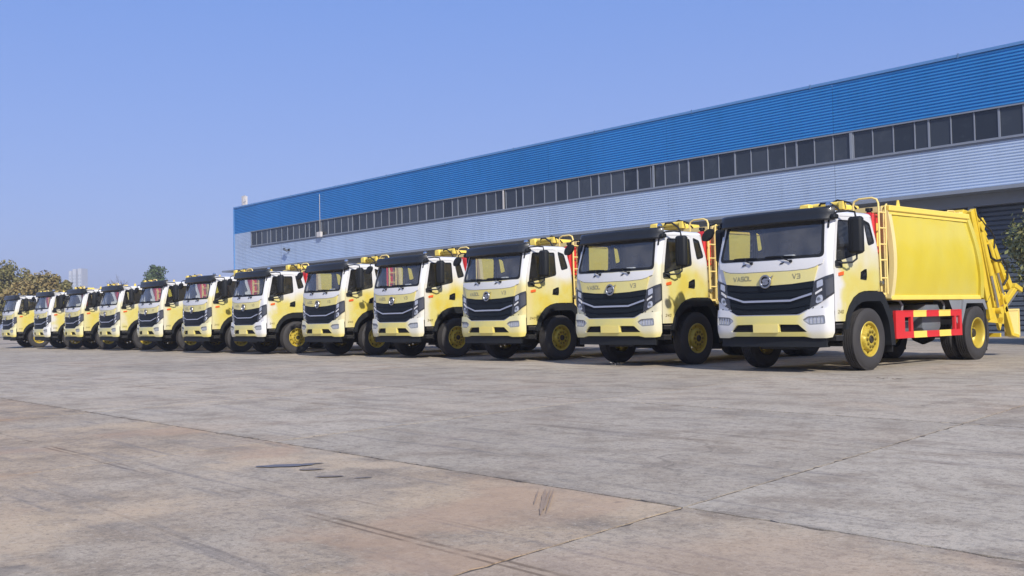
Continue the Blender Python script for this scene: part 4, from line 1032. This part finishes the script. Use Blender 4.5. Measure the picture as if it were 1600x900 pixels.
cc_ = empty('security_camera', (-57.0, YB, 6.3)); tag(cc_, 'small dark security camera on the grey sheeting under the left windows', 'security camera')
b = MB(); b.box(-.06, .06, -.12, .0, -.08, .08); b.tube([(0, -.1, 0), (0, -.3, .02)], .025, 6); b.obj('bracket', mt['dark'], cc_)
b = MB(); b.tube([(-.28, -.32, .06), (.18, -.34, -.06)], .08, 10); b.box(-.3, .0, -.42, -.24, .13, .15); b.obj('camera_body', mt['grey'], cc_)

# ------------------------------------------------------------------ trees
def leaf_mat(name, a, b_, c_):
    m = bpy.data.materials.new(name); m.use_nodes = True; g = G(m)
    ge = g.n('ShaderNodeNewGeometry'); oi = g.n('ShaderNodeObjectInfo'); tc = g.n('ShaderNodeTexCoord')
    c = g.mix(g.rng(ge.outputs['Random Per Island'], .1, .9, 0, 1, False), a, b_)
    c = g.mix(g.rng(g.noise(tc.outputs['Object'], .55, 3), .45, .65), c, c_)
    g.l(c, g.b.inputs['Base Color']); g.b.inputs['Roughness'].default_value = .75; g.b.inputs['Specular IOR Level'].default_value = .25
    return m
mt['bark'] = mat('bark', (.09, .065, .045), .9, var=.3, vscale=3)
mt['leaf_olive'] = leaf_mat('leaf_olive', (.13, .13, .05), (.23, .20, .07), (.19, .165, .07))
mt['leaf_brown'] = leaf_mat('leaf_brown', (.19, .145, .06), (.27, .20, .075), (.19, .17, .075))
mt['leaf_green'] = leaf_mat('leaf_green', (.05, .085, .035), (.09, .12, .05), (.07, .10, .05))
mt['leaf_dark'] = leaf_mat('leaf_dark', (.16, .18, .07), (.30, .30, .13), (.29, .27, .13))
def tree(name, loc, H, W, zc, m, label, group, leaves=2600, ls=.3, seed=1, clumps=26, trunk_r=.16, flat=1.0):
    r = random.Random(seed); t = empty(name, loc); tag(t, label, 'tree', group)
    b = MB(); top = H * .8; pts = [(0, 0, -.1)] + [(r.uniform(-.1, .1) * i, r.uniform(-.1, .1) * i, top * i / 5) for i in range(1, 6)]
    b.tube(pts, [trunk_r * (1 - .14 * i) for i in range(6)], 8)
    CL = []
    rz = (H - zc) / 1.0; lowz = H - 2 * (H - zc)
    for i in range(clumps):
        while True:
            x, y, z = r.uniform(-1, 1), r.uniform(-1, 1), r.uniform(-1, 1)
            if .12 < x * x + y * y + z * z < 1: break
        lob = .72 + .38 * math.sin(3 * math.atan2(y, x) + seed) * math.cos(2.3 * z + seed)        # lobed, uneven outline
        CL.append((Vector((x * W / 2 * lob, y * W / 2 * lob, zc + z * (H - zc) * .86)), r.uniform(.08, .2) * W))
    for c, cr in CL[:14]:
        z0 = r.uniform(.25, .6) * top; b.tube([(0, 0, z0), (c.x * .5, c.y * .5, (z0 + c.z) / 2 + .2), tuple(c)], [trunk_r * .45, trunk_r * .3, trunk_r * .1], 5)
    b.obj('trunk', mt['bark'], t)
    V = []; F = []
    for i in range(leaves):
        c, cr = CL[r.randrange(len(CL))]
        while True:
            d = Vector((r.uniform(-1, 1), r.uniform(-1, 1), r.uniform(-1, 1)))
            if d.length < 1: break
        p = c + d * cr * (1 + .35 * r.random()); nn = (d + Vector((r.gauss(0, .6), r.gauss(0, .6), r.gauss(0, .6) + .3))).normalized()
        u = nn.orthogonal().normalized(); v = nn.cross(u); an = r.uniform(0, 6.28); u, v = u * math.cos(an) + v * math.sin(an), v * math.cos(an) - u * math.sin(an)
        s = ls * r.uniform(.5, 1.2); k = len(V)
        V += [p - u * s, p - v * s * .5, p + u * s, p + v * s * .5]; F.append((k, k + 1, k + 2, k + 3))
    me = bpy.data.meshes.new('crown'); me.from_pydata([tuple(v) for v in V], [], F); me.materials.append(m)
    o = bpy.data.objects.new('crown', me); COL.objects.link(o); o.parent = t
    return t
from mathutils import Vector as Vv
CP = Vector((8.6965, -14.538, 1.0003)); FPX = 1577.29
def at(px, py, d):
    """point seen at photograph pixel (px, py) at depth d (used once, to survey where the distant things stand)"""
    v = (rx * ((px - 800) / FPX) + ux * ((450 - py) / FPX) - bx_) * d; return CP + v
def stand(px, top, d): p = at(px, top, d); return (p.x, p.y, 0), p.z
FT = 'trees beyond the left end of the yard'
for px, topy, d, wpx, m, lab, sd in ((-14, 418, 118, 50, 'leaf_olive', 'olive tree cut by the left edge of the photo', 1), (12, 408, 120, 52, 'leaf_olive', 'tall grey green tree above the leftmost garbage truck', 2), (40, 424, 110, 44, 'leaf_brown', 'russet leaved tree between the tall grey green tree and the dark treetop', 3),
                                 (66, 424, 108, 44, 'leaf_brown', 'broad rusty brown tree above the second truck from the left', 4), (92, 428, 116, 30, 'leaf_olive', 'slim yellow green tree at the right end of the left tree clump', 5), (56, 417, 150, 14, 'leaf_green', 'dark green treetop peeping over the brown trees', 6), (108, 446, 130, 26, 'leaf_green', 'low green tree at the lower right of the left tree clump', 7)):
    loc, H = stand(px, topy, d); W = wpx * 1.5 * d / FPX
    tree('tree', loc, H, W, H * .56, mt[m], lab, FT, 7000, .24, sd, clumps=60)
loc, H = stand(242, 414, 160); tree('tree', loc, H, 4.1, H - 2.3, mt['leaf_green'], 'lone round dark green tree standing left of the warehouse', None, 2600, .24, 11, clumps=30)
loc, H = stand(226, 434, 168); tree('tree', loc, H, 1.5, H - 1.3, mt['leaf_green'], 'small bushy treetop beside the lone round tree', None, 700, .2, 12, clumps=9)
# bare tree
loc, H = stand(180, 431, 150); bt = empty('bare_tree', loc); tag(bt, 'leafless tree with fine twigs left of the lone round tree', 'tree')
b = MB(); r_ = random.Random(5); b.tube([(0, 0, 0), (.1, 0, H * .4), (0, .1, H * .62)], [.16, .12, .09], 7); b.obj('trunk', mt['bark'], bt)
def branch(mb, p, d, L, rad, lev):
    q = p + d * L; mid = p + d * L * .5 + Vector((r_.uniform(-.1, .1), r_.uniform(-.1, .1), .06)) * L
    mb.tube([p, mid, q], [rad, rad * .8, rad * .5], 4)
    if lev:
        for k in range(3):
            t = r_.uniform(.4, 1); dd = (d + Vector((r_.uniform(-.7, .7), r_.uniform(-.7, .7), r_.uniform(-.1, .5)))).normalized(); branch(mb, p + d * L * t, dd, L * r_.uniform(.5, .7), rad * .55, lev - 1)
b = MB()
for k in range(11):
    a = k * 2.4; branch(b, Vector((0, .05, H * r_.uniform(.4, .6))), Vector((math.cos(a) * .8, math.sin(a) * .8, r_.uniform(.6, 1.3))).normalized(), r_.uniform(1.6, 2.6), .05, 3)
b.obj('crown', mt['bark'], bt)
# tree beside the warehouse door, right
tree('tree', (-1.15, 15.6, 0), 4.5, 4.6, 2.3, mt['leaf_dark'], 'dark green shrubby tree against the warehouse behind the nearest truck tail', None, 46000, .085, 21, clumps=110, trunk_r=.1)
tree('shrub', (-.6, 14.2, 0), 3.1, 3.4, 1.5, mt['leaf_dark'], 'low leafy shrub cut by the right edge of the photo', None, 16000, .07, 22, clumps=50, trunk_r=.06)

# ------------------------------------------------------------------ distant tower
mt['tower'] = mat('tower_wall', (.44, .46, .50), .7, var=.06, vscale=.1)  # wall colour pulled towards the sky, so part of the haze is painted in
mt['tower_win'] = mat('tower_window', (.25, .3, .36), .3)
pT = at(122.5, 420, 900); tw = empty('tower_block', (pT.x, pT.y, 0)); tw.rotation_euler = (0, 0, R(40)); tag(tw, 'pale tower block fading into the haze between the left trees', 'building')
HTW = pT.z
b = MB()
for x0, x1, h in ((-6.2, -3.6, HTW - 2), (-2.6, .6, HTW - .5), (2.4, 5.8, HTW)): b.box(x0, x1, -5, 5, 0, h)
b.box(-3.4, 2.2, 1.5, 4.5, 0, HTW * .5); b.obj('wall', mt['tower'], tw, smooth=0)
for x in (-4.9, -1.9, -.1, 3.2, 5.0):
    b = MB()
    for z in range(4, int(HTW) - 4, 3): b.box(x - .5, x + .5, -5.05, -4.9, z, z + 1.5)
    o = b.obj('window_column', mt['tower_win'], tw, smooth=0)

# ------------------------------------------------------------------ small things on the ground
mt['water'] = mat('puddle_water', (.13, .115, .11), .35, spec=.3)
mt['damp'] = mat('damp_stain', (.20, .165, .135), .6)
def blob(cx, cy, lx, ly, rot, n, sd):
    r = random.Random(sd); P = []
    for i in range(n):
        a = 2 * math.pi * i / n; k = 1 + r.uniform(-.12, .12); x, y = lx * k * math.cos(a), ly * k * math.sin(a)
        P.append((cx + x * math.cos(rot) - y * math.sin(rot), cy + x * math.sin(rot) + y * math.cos(rot), 0))
    return P
for cx, cy, lx, ly, rot, m, sd in ((2.32, -11.05, .20, .062, R(55), 'water', 1), (2.62, -11.02, .085, .035, R(50), 'damp', 2), (2.38, -10.86, .075, .02, R(50), 'damp', 3), (2.99, -11.10, .10, .028, R(50), 'damp', 4), (3.2, -10.98, .06, .016, R(60), 'damp', 5)):
    P = blob(cx, cy, lx, ly, rot, 22, sd); b = MB(); b.add(P, [tuple(range(22))])
    o = b.obj('puddle' if m == 'water' else 'damp_patch', mt[m], smooth=0, loc=(0, 0, .0055)); o['kind'] = 'structure'
mt['rust_streak'] = mat('rust_streak', (.29, .215, .155), .8, var=.2, vscale=20)
for k, (x0, y0, x1, y1, wd) in enumerate(((4.405, -10.52, 4.93, -11.05, .012), (4.425, -10.50, 4.85, -10.95, .008), (4.44, -10.485, 4.92, -11.0, .006), (4.39, -10.56, 4.70, -10.88, .005))):
    nx, ny = (y1 - y0), -(x1 - x0); L = math.hypot(nx, ny); nx, ny = nx / L * wd, ny / L * wd; P = []
    r = random.Random(40 + k); n = 14
    for j in range(n + 1): t = j / n; e = (.75 + .3 * r.random()) * min(1, 4 * t + .2, 4 * (1 - t) + .2); P.append((x0 + (x1 - x0) * t + nx * e, y0 + (y1 - y0) * t + ny * e, 0))
    for j in range(n, -1, -1): t = j / n; e = (.75 + .3 * r.random()) * min(1, 4 * t + .2, 4 * (1 - t) + .2); P.append((x0 + (x1 - x0) * t - nx * e, y0 + (y1 - y0) * t - ny * e, 0))
    b = MB(); b.add(P, [tuple(range(len(P)))]); o = b.obj('rust_streak', mt['rust_streak'], smooth=0, loc=(0, 0, .0055 + k * .001)); o['kind'] = 'structure'
b = MB(); r_ = random.Random(3)
for k in range(9):
    c = Vector((r_.uniform(-.16, .16), r_.uniform(-.05, .05), .02)); d = [Vector((r_.uniform(-.07, .07), r_.uniform(-.05, .05), r_.uniform(-.02, .05))) for _ in range(4)]
    b.add([c + x for x in d], [(0, 1, 2), (0, 2, 3), (0, 3, 1), (1, 3, 2)], k % 2)
lt = b.obj('crumpled_wrapper', [mt['steel'], mt['dark']], smooth=0, loc=(-5.02, .3, .012)); tag(lt, 'crumpled silver and black wrapper on concrete before the second truck', 'litter')
b = MB()
for k in range(7):
    c = Vector((r_.uniform(-.2, .2), r_.uniform(-.06, .06), .008)); b.add([c + Vector((r_.uniform(-.06, .06), r_.uniform(-.04, .04), r_.uniform(-.005, .012))) for _ in range(4)], [(0, 1, 2), (0, 2, 3)])
lt = b.obj('dead_leaves', mt['bark'], smooth=0, loc=(1.37, -.84, .006)); tag(lt, 'small dark scrap of dead leaves on concrete below the nearest front wheel', 'litter')

# ------------------------------------------------------------------ haze: one closed box of thin air round everything
hb = MB(); hb.box(-3050, 450, -450, 3050, -1.2, 62)
hz = hb.obj('haze', mt['white'], smooth=0); hz['kind'] = 'stuff'
hm = bpy.data.materials.new('haze_air'); hm.use_nodes = True; hm.node_tree.nodes.clear()
ho = hm.node_tree.nodes.new('ShaderNodeOutputMaterial'); hv = hm.node_tree.nodes.new('ShaderNodeVolumePrincipled')
hv.inputs['Color'].default_value = (.86, .90, 1, 1); hv.inputs['Density'].default_value = .0007; hv.inputs['Anisotropy'].default_value = .1
hm.node_tree.links.new(hv.outputs[0], ho.inputs['Volume']); hz.data.materials.clear(); hz.data.materials.append(hm)
